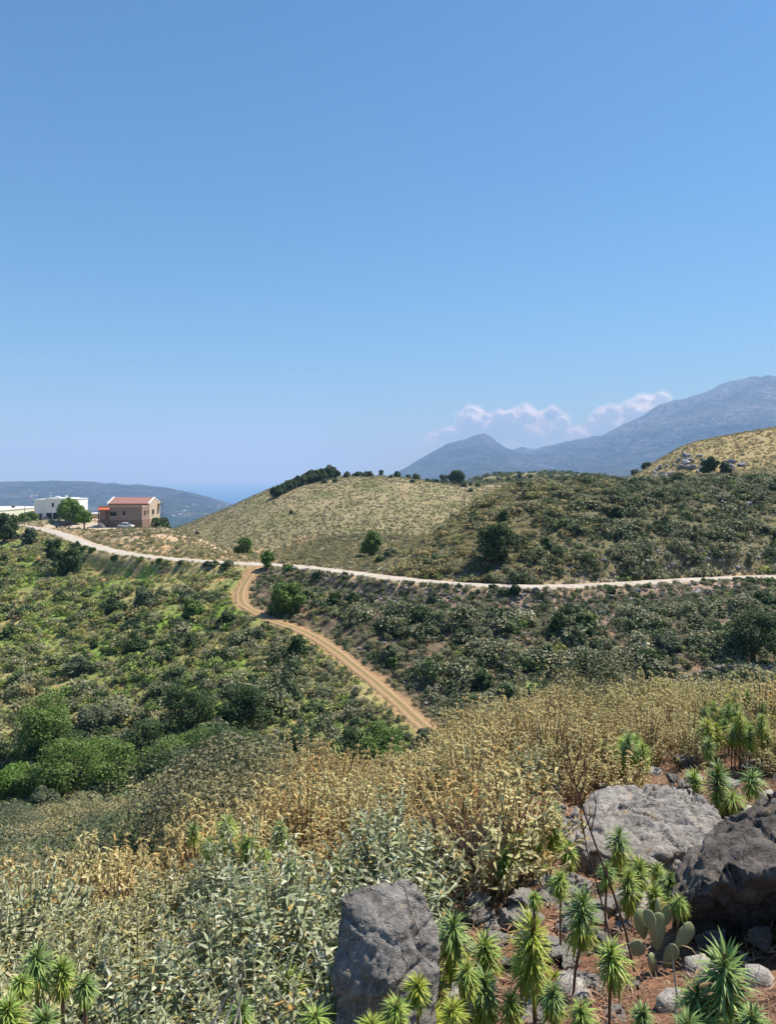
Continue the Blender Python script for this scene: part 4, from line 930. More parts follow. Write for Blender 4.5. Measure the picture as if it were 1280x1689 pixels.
hill_rocks(16, (1195,1226), (0,0), .7, 1.8, 'grey rock right of the dark round tree on the straw coloured hill', 'rocks beside the round tree on the straw coloured hill', y=(194,204))
hill_rocks(22, (1190,1262), (812,850), .4, 1.0, 'pale grey rock showing through the scrub high on the dark hill', 'pale rocks high on the dark hill', y0=100)
hill_rocks(28, (860,1240), (925,950), .3, .8, 'grey rock in the cut bank behind the white road', 'rocks in the cut bank behind the road', y0=100)
hill_rocks(14, (640,800), (905,935), .3, .7, 'grey rock at the left foot of the dark hill', 'rocks at the left foot of the dark hill', y0=100)
hill_rocks(14, (420,520), (1150,1215), .25, .55, 'pale violet grey rock in the lower valley scrub', 'pale rocks in the lower valley scrub')
hill_rocks(14, (580,660), (1115,1190), .2, .5, 'rock on the bare patch left of the lower dirt track', 'rocks on the bare patch beside the lower track')
# dry stone walls
def stone_wall(pa, pb, h, label, seed):
    rs = np.random.default_rng(seed); pa = np.array(at(*pa, 30)); pb = np.array(at(*pb, 30)); L_ = np.linalg.norm(pb[:2]-pa[:2]); bm = bmesh.new()
    n = int(L_/.28)
    for row in range(int(h/.22)):
        for i in range(n):
            t = (i+rs.uniform(.2,.8))/n; x, y = pa[:2]*(1-t)+pb[:2]*t; z = gz(x, y)
            r = bmesh.ops.create_icosphere(bm, subdivisions=1, radius=1.0)['verts']; sx, sy, sz = rs.uniform(.15,.26), rs.uniform(.14,.22), rs.uniform(.1,.16)
            M = Matrix.Translation((x+rs.normal(0,.04), y+rs.normal(0,.07), z+.08+row*.2+rs.normal(0,.03))) @ Euler(rs.uniform(-.4,.4,3)).to_matrix().to_4x4() @ Matrix.Diagonal((sx,sy,sz,1))
            for v in r: v.co = v.co*(1+rs.uniform(-.12,.12)); v.co = M @ v.co
    me = D.meshes.new('dry_stone_wall'); bm.to_mesh(me); bm.free(); me.materials.append(M_farrock); tag(link('dry_stone_wall', me), label, 'stone wall')
stone_wall((938,1172), (1010,1172), 1.6, 'dark dry stone wall right behind the golden shrubs below the large spreading tree', 3)
stone_wall((1062,1150), (1160,1122), 1.3, 'dry stone wall climbing to the right behind the golden mound', 4)
stone_wall((1180,1112), (1275,1112), .9, 'low tumbled dry stone wall under the huge right tree', 5)

# ------------------------------------------------------------------ near plants
def leafset(rs, base, dirs, ups, length, width, curl=.25, fold=.35, nseg=3):
    """many folded leaves at once: base (n,3), dirs (n,3) unit, ups (n,3)"""
    n = len(base); side = np.cross(dirs, ups); side /= np.linalg.norm(side, axis=1)[:,None]+1e-9; up = np.cross(side, dirs)
    rowsv = []; ts = np.linspace(0, 1, nseg+1)
    for t in ts:
        wd = (np.sin(math.pi*min(1, .12+.88*t)**.8)*.5+ (0.06 if t < 1 else 0))*width if nseg > 2 else (.5*math.sin(math.pi*(.15+.8*t)))*width
        c_ = base + dirs*(length*t) - up*(curl*length*t*t)
        e = up*(wd*fold)[:,None] if hasattr(wd, '__len__') else up*wd*fold
        w2 = wd[:,None] if hasattr(wd, '__len__') else wd
        rowsv += [c_ + side*w2 + e, c_, c_ - side*w2 + e]
    vs = np.stack(rowsv, 1).reshape(-1, 3); k = 3*(nseg+1); f = []
    for s_ in range(nseg):
        for j in range(2): f.append([s_*3+j, s_*3+j+1, (s_+1)*3+j+1, (s_+1)*3+j])
    f = np.array(f); F_ = (np.arange(n)[:,None,None]*k + f[None]).reshape(-1, 4)
    return vs, F_
def unit(a): return a/(np.linalg.norm(a, axis=-1, keepdims=True)+1e-9)
L_sage = leaf_mat('silver_sage_leaves', [(0,(.16,.20,.09)),(.3,(.30,.35,.18)),(.6,(.46,.50,.30)),(.86,(.66,.67,.52)),(.93,(.60,.54,.20)),(1,(.50,.29,.09))], (.50,.42,.15), trans=.32, rough=.6)
L_gold = leaf_mat('golden_dry_sage_leaves', [(0,(.30,.22,.10)),(.2,(.46,.46,.22)),(.45,(.72,.57,.25)),(.7,(.84,.70,.35)),(.86,(.76,.47,.17)),(1,(.40,.20,.09))], (.68,.64,.34), trans=.38, rough=.75)
L_eDark = leaf_mat('blue_green_spurge_leaves', [(0,(.10,.17,.05)),(.5,(.19,.30,.085)),(1,(.36,.46,.16))], (.2,.3,.06), rough=.45)
L_eGreen = leaf_mat('green_spurge_leaves', [(0,(.15,.24,.05)),(.5,(.28,.40,.085)),(.85,(.44,.52,.13)),(1,(.60,.55,.18))], (.2,.3,.06), rough=.45)
L_eYellow = leaf_mat('yellow_spurge_leaves', [(0,(.16,.24,.03)),(.4,(.32,.40,.05)),(.8,(.46,.50,.09)),(1,(.55,.50,.14))], (.2,.3,.06), rough=.45)
L_eDry = leaf_mat('withered_spurge_leaves', [(0,(.25,.2,.06)),(.5,(.42,.38,.12)),(1,(.5,.42,.2))], (.2,.3,.06), rough=.6)
M_stem = plain('reddish_spurge_stem', (.17,.10,.065), .7, .2, .3, 30)
M_sagestem = plain('felty_sage_stem', (.26,.25,.17), .9, .1, .3, 30)
M_goldstem = plain('dry_sage_stem', (.30,.22,.12), .9, .1, .3, 30)
def sage_plant(seed, R=.26, H=.5, nst=56, leaf=.042, dry=False):
    rs = np.random.default_rng(seed); st = MB(); B_l, D_l, U_l, Ln, Wd = [], [], [], [], []; balls = []
    for i in range(nst):
        a_ = rs.uniform(0, 6.283); k = math.sqrt(rs.random())*R; tip = np.array([math.cos(a_)*k*1.15, math.sin(a_)*k*1.15, H*(1-.58*(k/R)**2)*rs.uniform(.82, 1.12)])
        root_ = np.array([math.cos(a_)*k*.35, math.sin(a_)*k*.35, 0]); mid = root_*.35+tip*.65; mid[:2] = root_[:2]*.55+tip[:2]*.45
        pts = [root_, mid*.55+root_*.45, mid, tip]; st.tube([tuple(p) for p in pts], [.006,.005,.004,.002], 4, cap=False)
        npair = 9 if not dry else 7
        for j in range(npair):
            t = .30+.70*(j/(npair-1)); p = mid*(1-(t-.5)*2)+tip*((t-.5)*2) if t > .5 else root_*(1-t*2)+mid*t*2
            ax = unit((tip-mid)); az = rs.uniform(0, 6.283) + j*1.5708
            for s_ in (0, math.pi):
                h_ = np.array([math.cos(az+s_), math.sin(az+s_), 0]); up_ = rs.normal(0,.25) + .45+.9*t if not dry else rs.uniform(-.7, .8)
                d = unit(h_ + ax*up_*(1.2 if t > .9 else .7) + rs.normal(size=3)*.22)
                B_l.append(p); D_l.append(d); U_l.append(unit(ax + rs.normal(size=3)*.15)); q_ = 1.15 - .5*t*t if not dry else rs.uniform(.5, 1)
                Ln.append(leaf*q_*rs.uniform(.75, 1.25)); Wd.append(leaf*q_*rs.uniform(.24,.38)*(1 if not dry else 1.05))
        if dry and rs.random() < .8: 
            for j in range(rs.integers(1, 3)): balls.append(tip - np.array([0,0,.035*j]))
        elif rs.random() < .10: balls.append(tip*.97)
    for p in balls:                                             # dried flower whorls
        m_ = 9; d = unit(rs.normal(size=(m_,3)) + np.array([0,0,.3]))
        for q_ in d: B_l.append(p); D_l.append(q_); U_l.append(unit(rs.normal(size=3))); Ln.append(.017); Wd.append(.010)
    vs, f = leafset(rs, np.array(B_l), np.array(D_l), np.array(U_l), np.array(Ln)[:,None], np.array(Wd), rs.uniform(.0,.95,(len(B_l),1)), .42 if not dry else .6, 3)
    return st, vs, f
sage_v = []; gold_v = []
for k in range(6):
    st, vs, f = sage_plant(200+k); sage_v.append((mesh_np('leaves', vs, f, [L_sage], smooth=True), st.mesh('stems', [M_sagestem])))
for k in range(5):
    st, vs, f = sage_plant(300+k, R=.27, H=.52, nst=44, leaf=.042, dry=True); gold_v.append((mesh_np('leaves', vs, f, [L_gold], smooth=True), st.mesh('stems', [M_goldstem])))
gold_f = []
for k in range(5):
    st, vs, f = sage_plant(320+k, R=.28, H=.52, nst=56, leaf=.031, dry=True); gold_f.append((mesh_np('leaves', vs, f, [L_gold], smooth=True), st.mesh('stems', [M_goldstem])))
def put_plant(name, variants, x, y, s_, label, cat, group, tint, sz=1.0, names=('leaves','stems'), dz=0):
    me, ms = variants[rng.integers(len(variants))]
    r = empty(name, (x, y, gz(x, y)-.02+dz), rng.uniform(0, 6.28), (s_, s_, s_*sz)); tag(r, label, cat, group); r.rotation_euler.x = rng.normal(0,.08); r.rotation_euler.y = rng.normal(0,.08)
    o = link(names[0], me, parent=r); o['tint'] = float(tint); link(names[1], ms, parent=r)
    return r
def rocky(x, y):     # the stony corner without thicket, and the gap in front of the walls
    u_ = 640+F*x/y
    return (925 < u_ < 1018 and y > 8.2) or (1018 <= u_ < 1060 and y > 11) or math.hypot((x-2.32)/.55, (y-7.1)/.6) < 1 or (u_ > 1140 and 7.0 < y < 9.3 and math.sin(x*5.1+y*3.3) > -.25) or (x > .13+ (y-2.4)*.04 and y < 3.9) or (x > .55 and y < 4.5) or (x > .80 and y < 6.3) or (x > 2.2 and y < 7.0) or (math.hypot((x-0.02)/.26, (y-2.8)/.45) < 1)
pts = []
def poisson(n, xr, yr, dmin, ok):
    out = []; tries = 0
    while len(out) < n and tries < n*60:
        tries += 1; y = rng.uniform(*yr); x = rng.uniform(-.60*y-.3, .60*y+.3)
        if x < xr[0] or x > xr[1] or not ok(x, y): continue
        dm = dmin(y)
        if all((x-a)**2+(y-b)**2 > dm*dm for a, b in pts): pts.append((x, y)); out.append((x, y))
    return out
near_s = poisson(120, (-4, 1.0), (2.0, 5.6), lambda y: .315, lambda x, y: not rocky(x, y) and x < .15+(y-2.2)*.12 and not (x > -.42 and y < 2.62) and not (math.hypot(x+.72, y-2.15) < .17 or math.hypot(x+.22, y-2.5) < .14) and y < (4.7 if x < -.15*y else 4.2)+perlin(np.array([x]), np.array([y]), 3)[0]*.6)
for x, y in near_s:
    t_ = .0 if rng.random() < .9 else rng.uniform(.2, .6)
    if x < -1.2: t_ = rng.uniform(.0,.5)
    put_plant('sage_shrub', sage_v, x, y, rng.uniform(1.05, 1.45)*(1+.3*perlin(np.array([x*1.6]), np.array([y*1.6]), 15)[0]), 'silvery green sage shrub of the dense thicket at the bottom left', 'shrub', 'silvery sage shrubs of the near thicket', t_, .95)
gold_s = poisson(300, (-5, 9), (3.9, 12.6), lambda y: .33+.018*max(0, y-5), lambda x, y: not rocky(x, y) and not (x < -1.1-(y-5)*.05 and y > 6.2+.0*x))
def gold_h(x, y): return 1.0
for x, y in gold_s:
    u = 640+F*x/y; right_ = u > 900 and y > 6
    lb, gp = (('pale golden dry sage shrub of the mounds on the right below the dark slope', 'pale golden sage shrubs on the right') if right_ else ('golden brown dry sage shrub of the slope across the middle', 'golden dry sage shrubs in the middle'))
    silv = rng.random() < (.14 if y < 7 else .07)
    if silv and not right_: put_plant('sage_shrub', sage_v, x, y, rng.uniform(.8, 1.1), 'grey green sage shrub growing among the golden brown ones in the middle', 'shrub', 'grey green sage shrubs among the golden ones', rng.uniform(0,.4), .95)
    else: put_plant('golden_sage_shrub', gold_v if y < 6.5 else gold_f, x, y, min(1.3, rng.uniform(.9, 1.3)+.45*perlin(np.array([x*.9]), np.array([y*.9]), 12)[0])*(1.1 if y > 8 else 1), lb, 'shrub', gp, rng.uniform(.3,.85) if right_ else rng.random()*.85, rng.uniform(.85,1.15))

for cx, cy, cr, hh, lb in ((3.9, 9.9, .75, 1.5, 'large pale golden shrub of the round mound near the right photo edge'), (2.95, 9.3, .55, 1.25, 'pale golden shrub of the smaller mound behind the flat slab'), (2.2, 10.8, .5, 1.3, 'pale straw shrub of the low mound right of the gap in the golden slope')):
    for i in range(int(cr*22)):
        a_ = rng.uniform(0, 6.28); k = math.sqrt(rng.random())*cr; k2 = k/cr
        put_plant('golden_sage_shrub', gold_f, cx+math.cos(a_)*k*1.3, cy+math.sin(a_)*k*.8, hh*(1.05-.35*k2), lb, 'shrub', lb.replace('shrub','shrubs'), rng.uniform(.6,.95))
# spurges ---------------------------------------------------------------
def spurge(u, v0, v1, w_, kind, ub=None, vb=None, y=None, label='', side=True):
    """leafy head from row v0 to v1, w_ pixels wide; foot of the stem at (ub, vb)"""
    rs = np.random.default_rng(int(u*3+v0)); ub = u if ub is None else ub; vb = v1+40 if vb is None else vb
    if y is None: y = at(ub, vb, 1.5)[1]
    xb = (ub-640)/F*y; zb = gz(xb, y); x = (u-640)/F*y; zt = (V0-v0)/F*y; zl = (V0-v1)/F*y; R = w_/F*y/2*1.12
    zl = max(zl+R*.5, zb+.02); root = empty('spurge', (xb, y, zb)); tag(root, label, 'spurge plant')
    hd = np.array([x-xb, 0, zt-zb]); lo = np.array([x-xb, 0, zl-zb]); Hh = hd[2]-lo[2]
    b = MB(); dx = lo[0]; b.tube([(0,0,-.05),(dx*.35,.01,lo[2]*.45),(lo[0]*.95,0,max(.01,lo[2])),(hd[0],0,hd[2]-R*.5)], [.0065,.006,.0055,.0035], 6); b.build('stem', M_stem, root, smooth=True)
    n = int(max(120, 165*(Hh/(2*R))*1.5)); t = (np.arange(n)+rs.random(n))/n; az = np.arange(n)*2.39996 + rs.normal(0,.15,n)
    h_ = np.stack([np.cos(az), np.sin(az), np.zeros(n)], 1)
    tilt = np.where(t > .82, .5+ (t-.82)*14, np.where(t > .4, .1+ (t-.4)*.95, -1.0+ t*2.7)); tilt = tilt*rs.uniform(.75,1.25) + rs.uniform(-.15,.2) + rs.normal(0,.2,n)
    d = unit(h_ + np.array([0,0,1])*tilt[:,None])
    base = lo*(1-t[:,None]) + (hd-np.array([0,0,R*.75]))*t[:,None] + h_*.004
    length = R*np.where(t > .85, .70, 1.08-.3*t)*rs.uniform(.72,1.15,n)*(1+.16*np.cos(az-rs.uniform(0,6.28))); ups = np.tile(np.array([0,0,1.]), (n,1)) + rs.normal(0,.08,(n,3))
    wd = np.maximum(length*.085, .0035)*(1.1 if kind == 'dark' else 1.0)*rs.uniform(.8,1.2)
    mats = {'dark': (L_eDark, L_eGreen), 'green': (L_eGreen, L_eYellow), 'yellow': (L_eYellow, L_eYellow), 'mid': (L_eDark, L_eYellow)}[kind]
    for nm, m_, mt in (('upper_leaves', t > .42, mats[0]), ('lower_leaves', t <= .42, mats[1])):
        vs, f = leafset(rs, base[m_], d[m_], ups[m_], length[m_][:,None], wd[m_], rs.uniform(.05,.75,(int(m_.sum()),1)), .3, 4)
        link(nm, mesh_np(nm, vs, f, [mt], smooth=True), parent=root)
    if side and w_ > 30:
        for q_ in range(rs.integers(0, 2) if w_ > 52 else 0):
            sg = rs.choice([-1, 1]); rr = R*rs.uniform(.45, .7); c0 = np.array([lo[0]*.7, 0, max(.02, lo[2]*rs.uniform(.25, .7))]); c1 = c0 + np.array([sg*R*rs.uniform(.7,1.1), rs.uniform(-.8,.8)*R, R*rs.uniform(.5,1.3)])
            mm = 56; az2 = np.arange(mm)*2.39996; tt = rs.random(mm); hh = np.stack([np.cos(az2), np.sin(az2), np.zeros(mm)], 1); ax2 = unit(c1-c0)
            d2 = unit(hh*rs.uniform(.6,1.1,(mm,1)) + ax2*(tt[:,None]*1.9-.5) + rs.normal(0,.15,(mm,3))); b2 = c1 - ax2*(rr*(1-tt[:,None])*.8)
            vs, f = leafset(rs, b2, d2, np.tile(ax2, (mm,1)), rr*rs.uniform(.7,1.1,(mm,1)), np.full(mm, max(rr*.10,.003)), rs.uniform(0,.7,(mm,1)), .3, 4)
            sh = link('side_shoot', mesh_np('side_shoot', vs, f, [mats[q_ % 2]], smooth=True), parent=root)
            b = MB(); b.tube([tuple(c0), tuple((c0+c1)/2+np.array([sg*.01,0,-.005])), tuple(c1)], [.004,.0035,.002], 5); b.build('shoot_stem', M_stem, sh)
    if rs.random() < .75:
        k = 14; a_ = rs.uniform(0, 6.28, k); h_ = np.stack([np.cos(a_), np.sin(a_), np.zeros(k)], 1); d = unit(h_*.6+np.array([0,0,-1.0])); bs = lo[None]*np.ones((k,1))+h_*.004; bs[:,2] += rs.uniform(-.02,.03,k)
        vs, f = leafset(rs, bs, d, np.tile(np.array([0,0,1.]), (k,1))+h_, np.full((k,1), R*.8), np.full(k, R*.07), .2, .3, 3)
        link('withered_leaves', mesh_np('withered_leaves', vs, f, [L_eDry], smooth=True), parent=root)
S = spurge
S(748,1492,1590,66,'mid',768,1700,label='tall spurge with a green top and yellowing skirt right of the upright boulder')
S(800,1530,1606,58,'green',818,1660,label='green spurge between the tall skirted one and the yellow one')
S(878,1492,1640,76,'yellow',884,1720,label='brightest yellow green spurge with a long shaggy head')
S(881,1466,1496,26,'green',884,1722,label='thin green flower shoot rising above the yellow green spurge')
S(961,1455,1562,66,'mid',944,1650,label='large green spurge left of the dead stalks')
S(1008,1540,1622,62,'green',1006,1710,label='star shaped spurge on a bare brown stem below the dead stalks')
S(1195,1545,1690,96,'dark',1200,1730,label='largest dark green spurge in the bottom right corner')
S(1150,1606,1700,66,'dark',1165,1730,label='dark spurge leaning left of the largest one in the bottom right corner')
S(693,1555,1622,56,'mid',700,1690,label='dark green spurge in front of the right edge of the upright boulder')
S(712,1580,1662,70,'yellow',706,1720,label='bright green spurge in front of the dark one by the upright boulder')
S(712,1646,1716,76,'yellow',712,1760,label='yellow spurge at the bottom edge below the bright green one')
S(801,1590,1690,60,'mid',806,1740,label='dark drooping spurge at the bottom between the tall skirted and yellow ones')
S(842,1628,1690,44,'green',846,1740,label='small dark spurge left of the shaggy yellow one at the bottom edge')
S(475,1590,1690,66,'green',480,1740,label='green spurge in front of the black gap left of the upright boulder')
S(572,1630,1700,104,'yellow',576,1740,label='wide yellow spurge at the bottom edge in front of the upright boulder')
S(438,1664,1720,56,'yellow',440,1750,label='small yellow spurge at the bottom edge left of the green one')
S(60,1548,1626,62,'dark',66,1690,y=2.3,label='blue green spurge in the sage thicket near the bottom left corner')
S(103,1572,1642,44,'green',104,1690,y=2.3,label='narrow bright spurge right of the blue green one near the bottom left corner')
S(14,1634,1720,62,'green',14,1760,y=2.1,label='green spurge cut by the bottom left corner')
S(74,1650,1720,66,'dark',76,1760,y=2.1,label='blue green spurge at the bottom edge near the left corner')
S(912,1308,1402,40,'mid',908,1452,label='tall narrow dark spurge left of the flat slab')
S(1021,1350,1424,50,'mid',1030,1474,label='tallest dark spurge in front of the slab right of the dead stalks')
S(1056,1408,1468,40,'green',1058,1500,label='dark spurge right below the tallest one in front of the slab')
S(1084,1418,1450,30,'green',1084,1480,label='small orange and green spurge against the biggest boulder')
S(1106,1428,1484,40,'dark',1104,1512,label='dark spurge touching the left face of the biggest boulder')
S(1079,1452,1502,36,'green',1082,1530,label='green spurge right above the prickly pear')
S(1036,1424,1500,42,'green',1036,1530,label='green spurge between the dead stalks and the prickly pear')
S(858,1370,1428,44,'green',860,1470,label='yellowish spurge above the topmost rubble rock')
S(938,1378,1434,40,'green',936,1470,label='bright spurge right of the tall narrow dark one')
S(890,1384,1440,34,'green',892,1470,label='pale spurge between the yellowish one and the tall narrow one')
S(834,1394,1456,34,'dark',836,1480,label='dark slender spurge at the edge of the golden shrubs')
S(1145,1264,1312,40,'green',1160,1330,label='drooping yellow green spurge at the far right end of the slab')
S(1184,1250,1334,46,'dark',1184,1350,label='upright dark green spurge above the biggest boulder')
S(1240,1258,1312,52,'dark',1234,1334,label='dark spurge on the top of the biggest boulder near the right edge')
S(1208,1292,1334,54,'green',1200,1350,label='bright green spurge spreading on the upper left of the biggest boulder')
S(1170,1212,1250,28,'dark',1170,1290,label='slim green spurge in front of the right golden mound')
S(376,1336,1402,44,'green',378,1430,y=5.0,label='tallest dark spurge among the golden shrubs on the left')
S(410,1366,1412,40,'green',412,1440,y=4.8,label='green spurge right of the tallest one among the left golden shrubs')
S(346,1372,1414,36,'green',348,1440,y=4.9,label='green spurge left of the tallest one among the left golden shrubs')
S(463,1350,1398,30,'dark',463,1430,y=5.0,label='narrow spurge alone between the left spurges and the middle')
S(648,1374,1424,20,'green',648,1450,y=4.9,label='very narrow upright spurge above the upright boulder')
S(650,1342,1376,18,'dark',650,1400,y=5.3,label='very narrow spurge farther behind the other narrow one in the middle')
for (u, v0, v1, w_, kd, y_, lb) in ((520,1652,1700,58,'green',2.3,'green spurge between the wide yellow one and the green one at the bottom edge'),(612,1664,1720,62,'yellow',2.25,'yellow spurge at the bottom edge under the middle of the upright boulder'),(655,1636,1700,50,'green',2.35,'green spurge at the right foot of the upright boulder'),(745,1640,1700,52,'yellow',2.4,'yellow spurge at the bottom edge below the tall skirted one'),(770,1576,1640,44,'green',2.75,'light green spurge hidden behind the tall skirted one'),
    (690,1600,1660,48,'yellow',2.45,'yellow green spurge in the thick cluster beside the upright boulder'),(912,1612,1680,46,'mid',2.6,'green spurge right of the shaggy yellow one near the bottom edge'),(958,1640,1700,50,'green',2.5,'green spurge at the bottom edge below the large green one'),(1060,1650,1700,40,'mid',2.5,'small spurge at the bottom edge right of the star shaped one'),(860,1566,1610,36,'green',2.95,'small green spurge at the left side of the shaggy yellow one'),
    (1135,1660,1720,60,'mid',2.4,'low spurge at the bottom edge left of the dark pair in the corner'),(1240,1650,1720,58,'dark',2.4,'dark spurge cut by the bottom right corner'),(400,1640,1700,54,'mid',2.25,'green spurge at the bottom edge beside the bleached sticks'),(140,1600,1650,42,'dark',2.3,'dark green spurge between the left corner group and the thicket'),(36,1600,1640,40,'green',2.2,'light spurge at the left photo edge above the corner one'),
    (925,1430,1480,36,'green',3.5,'green spurge growing out of the rubble below the tall narrow one'),(880,1345,1395,34,'mid',4.4,'spurge among the golden shrubs left of the tall narrow one'),(1000,1415,1462,34,'mid',3.7,'dark spurge between the two dead stalks'),(1120,1470,1512,34,'green',3.3,'small spurge at the foot of the biggest boulder'),(560,1410,1450,30,'green',4.2,'small green spurge above the left shoulder of the upright boulder'),(320,1352,1392,28,'mid',5.2,'small spurge left of the three spurges among the left golden shrubs'),(435,1392,1430,26,'green',4.7,'small spurge right below the three spurges among the left golden shrubs')):
    S(u, v0, v1, w_, kd, u+rng.uniform(-6,6), v1+60, y=y_, label=lb)
S(478,1416,1446,26,'dark',478,1480,y=4.0,label='small dark spurge tuft in the silvery thicket')
for i in range(20):
    u = 1000+rng.uniform(-10, 62); S(u,1200+rng.uniform(0,40),1266+rng.uniform(0,20),34,('green','mid','yellow')[i % 3],u,1300,y=7.1+rng.uniform(-.45,.45),side=False,label='green spurge shoot of the broad leafy clump behind the flat slab')
for i in range(30):
    u = 1150+rng.uniform(0, 135); y_ = rng.uniform(7.0, 9.4); zt_ = gz((u-640)/F*y_, y_)+rng.uniform(.35,.62); v = V0-F*zt_/y_; S(u,v,v+rng.uniform(34,50),rng.uniform(22,32),('green','yellow','mid')[i % 3],u,v+70,side=False,y=y_,label='fresh green spurge shoot among the pale mounds at the right photo edge')
for o in C.objects:
    if o.type == 'EMPTY' and o.get('label', '').startswith('green spurge shoot'): o['group'] = 'shoots of the leafy clump behind the slab'
    if o.type == 'EMPTY' and o.get('label', '').startswith('fresh green spurge shoot'): o['group'] = 'fresh shoots at the right edge'

# prickly pear ----------------------------------------------------------
s = NT('prickly_pear_skin'); oc = s.obj(); s.color(s.mix(s.ramp(s.noise(60, 3, .5, oc), [(.56,(0,0,0)),(.62,(1,1,1))]), s.ramp(s.noise(9, 4, .6, oc), [(.3,(.17,.21,.10)),(.7,(.33,.36,.18))]), (.42,.38,.22))); s.rough(.6, .3); M_pad = s.m
yp = at(1085, 1598, 1.5)[1]; xp = (1085-640)/F*yp; zp = gz(xp, yp)
root = empty('prickly_pear', (xp, yp, zp)); tag(root, 'grey green prickly pear cactus with flat round pads below the biggest boulder', 'cactus')
for i, (u, v, w_, h_, tilt, rz_, dy) in enumerate([(1085,1535,38,66,0,.2,0),(1062,1530,34,60,-.35,.5,.03),(1104,1520,22,44,.3,-.4,.04),(1126,1538,40,50,.75,.3,-.02),(1068,1512,26,40,-.2,-.5,-.03),(1048,1556,34,30,-1.1,.1,-.03),(1070,1576,26,44,-.5,.7,-.05),(1100,1566,28,46,.4,-.6,-.04),(1092,1506,20,34,.05,.9,.05)]):
    bm = bmesh.new(); bmesh.ops.create_uvsphere(bm, u_segments=18, v_segments=12, radius=1.0)
    for q_ in bm.verts:
        q_.co.x *= (.84+.22*q_.co.z); q_.co += q_.co*mn.noise(q_.co*1.5+Vector((i*3,0,0)))*.10
    me = D.meshes.new('pad'); bm.to_mesh(me); bm.free(); me.materials.append(M_pad); me.polygons.foreach_set('use_smooth', [True]*len(me.polygons))
    k = yp/F; link('pad', me, ((u-640)*k-xp, dy, (V0-v)*k-zp), (0, tilt, rz_), (w_*k/2*.92, .011, h_*k/2*.95), root)

# dead stalks and twigs --------------------------------------------------
def stalk(name, px, y, rads, label, mat=M_twig, branches=(), y2=None):
    k = y/F; ub, vb = px[-1]; xb = (ub-640)*k; zb = gz(xb, y) if y2 is None else y2
    root = empty(name, (xb, y, min(zb, (V0-vb)*k)-.02)); tag(root, label, 'dead stalk'); oz = root.location.z
    f_ = lambda u, v, d=0: ((u-640)*k-xb, d, (V0-v)*k-oz)
    b = MB(); n = len(px); b.tube([f_(*p, .01*math.sin(i*1.7)) for i, p in enumerate(px)], [rads[0]+(rads[1]-rads[0])*i/(n-1) for i in range(n)], 6); b.build('stem', mat, root, smooth=True)
    if branches:
        b = MB()
        for br in branches: b.tube([f_(*p, .012*i) for i, p in enumerate(br)], [.0028*(1-.6*i/len(br)) for i in range(len(br))], 4)
        b.build('branch', mat, root)
    return root
stalk('dead_stalk', [(934,1208),(938,1245),(948,1290),(962,1335),(985,1400),(1008,1460),(1030,1530),(1046,1600)], 3.2, (.0022,.0058), 'tall forked dark dead stalk rising in front of the flat slab',
      branches=[[(940,1250),(930,1235),(926,1205)],[(945,1275),(958,1240),(962,1215)],[(948,1290),(934,1270),(931,1245)],[(955,1315),(968,1285),(970,1262)],[(960,1330),(946,1300),(938,1290)],[(975,1370),(985,1330),(980,1305)],[(950,1300),(966,1270),(968,1250)]])
stalk('dead_stalk', [(955,1310),(960,1350),(968,1400),(982,1450),(996,1500),(1008,1550)], 3.3, (.002,.0045), 'shorter dark dead stalk crossing left of the tall forked one', branches=[[(958,1335),(945,1312),(944,1290)],[(962,1370),(975,1350),(974,1330)]])
stalk('dead_stalk', [(1106,1556),(1112,1590),(1116,1640),(1112,1690)], 2.7, (.002,.004), 'thin pale grey stalk standing on the red soil below the prickly pear', M_paletwig)
stalk('dead_stalk', [(1052,1640),(1056,1665),(1058,1700)], 2.6, (.002,.003), 'short dark stalk at the bottom edge below the star shaped spurge')
stalk('dead_stalk', [(668,1466),(676,1500),(688,1530),(696,1552)], 2.62, (.001,.0018), 'thin dark twig leaning on the face of the upright boulder', y2=-1.75)
stalk('flower_stalk', [(852,1106),(854,1130),(856,1160),(858,1190)], 9.6, (.008,.01), 'single yellowish flower stalk sticking up above the golden shrubs against the dark slope', plain('yellow_stalk', (.42,.38,.14), .8, .2), branches=[[(853,1112),(848,1106),(846,1100)],[(853,1118),(859,1110),(861,1104)],[(854,1128),(849,1120),(847,1116)]])
for i, (px, lb) in enumerate([([(396,1600),(375,1640),(350,1690)], 'leftmost of the bleached bare sticks at the foot of the thicket'), ([(398,1590),(388,1640),(366,1700)], 'second bleached bare stick from the left at the foot of the thicket'), ([(400,1585),(398,1640),(384,1700)], 'third bleached bare stick at the foot of the thicket'), ([(386,1640),(394,1670),(398,1700)], 'short bleached stick on the right at the foot of the thicket')]):
    stalk('bare_stick', px, 2.2, (.0018,.0035), lb, M_paletwig, y2=-2.2)
# bare twiggy shrubs
def twig_shrub(u, v, w_, h_, label, mat=M_twig, y=None):
    rs = np.random.default_rng(int(u+v)); p = at(u, v, 2) if y is None else ((u-640)/F*y, y, gz((u-640)/F*y, y)); R = w_/F*p[1]/2; H = h_/F*p[1]; b = MB()
    for i in range(70):
        a_ = rs.uniform(0, 6.28); k = rs.random()**.5*R; t = np.array([math.cos(a_)*k, math.sin(a_)*k, H*rs.uniform(.6,1)]); m_ = t*np.array([.4,.4,.5])
        b.tube([(0,0,0), tuple(m_), tuple(t)], [.004,.0026,.001], 4, cap=False)
        for j in range(4):
            q_ = m_+(t-m_)*rs.uniform(0,.9); e = q_+rs.normal(size=3)*np.array([.05,.05,.03])+np.array([0,0,.05]); b.tube([tuple(q_), tuple(e)], [.0016,.0007], 3, cap=False)
    tag(b.build('bare_shrub', mat, loc=p), label, 'bare shrub')
M_purple = plain('purplish_dead_twigs', (.20,.15,.13), .9, .1, .3, 20)
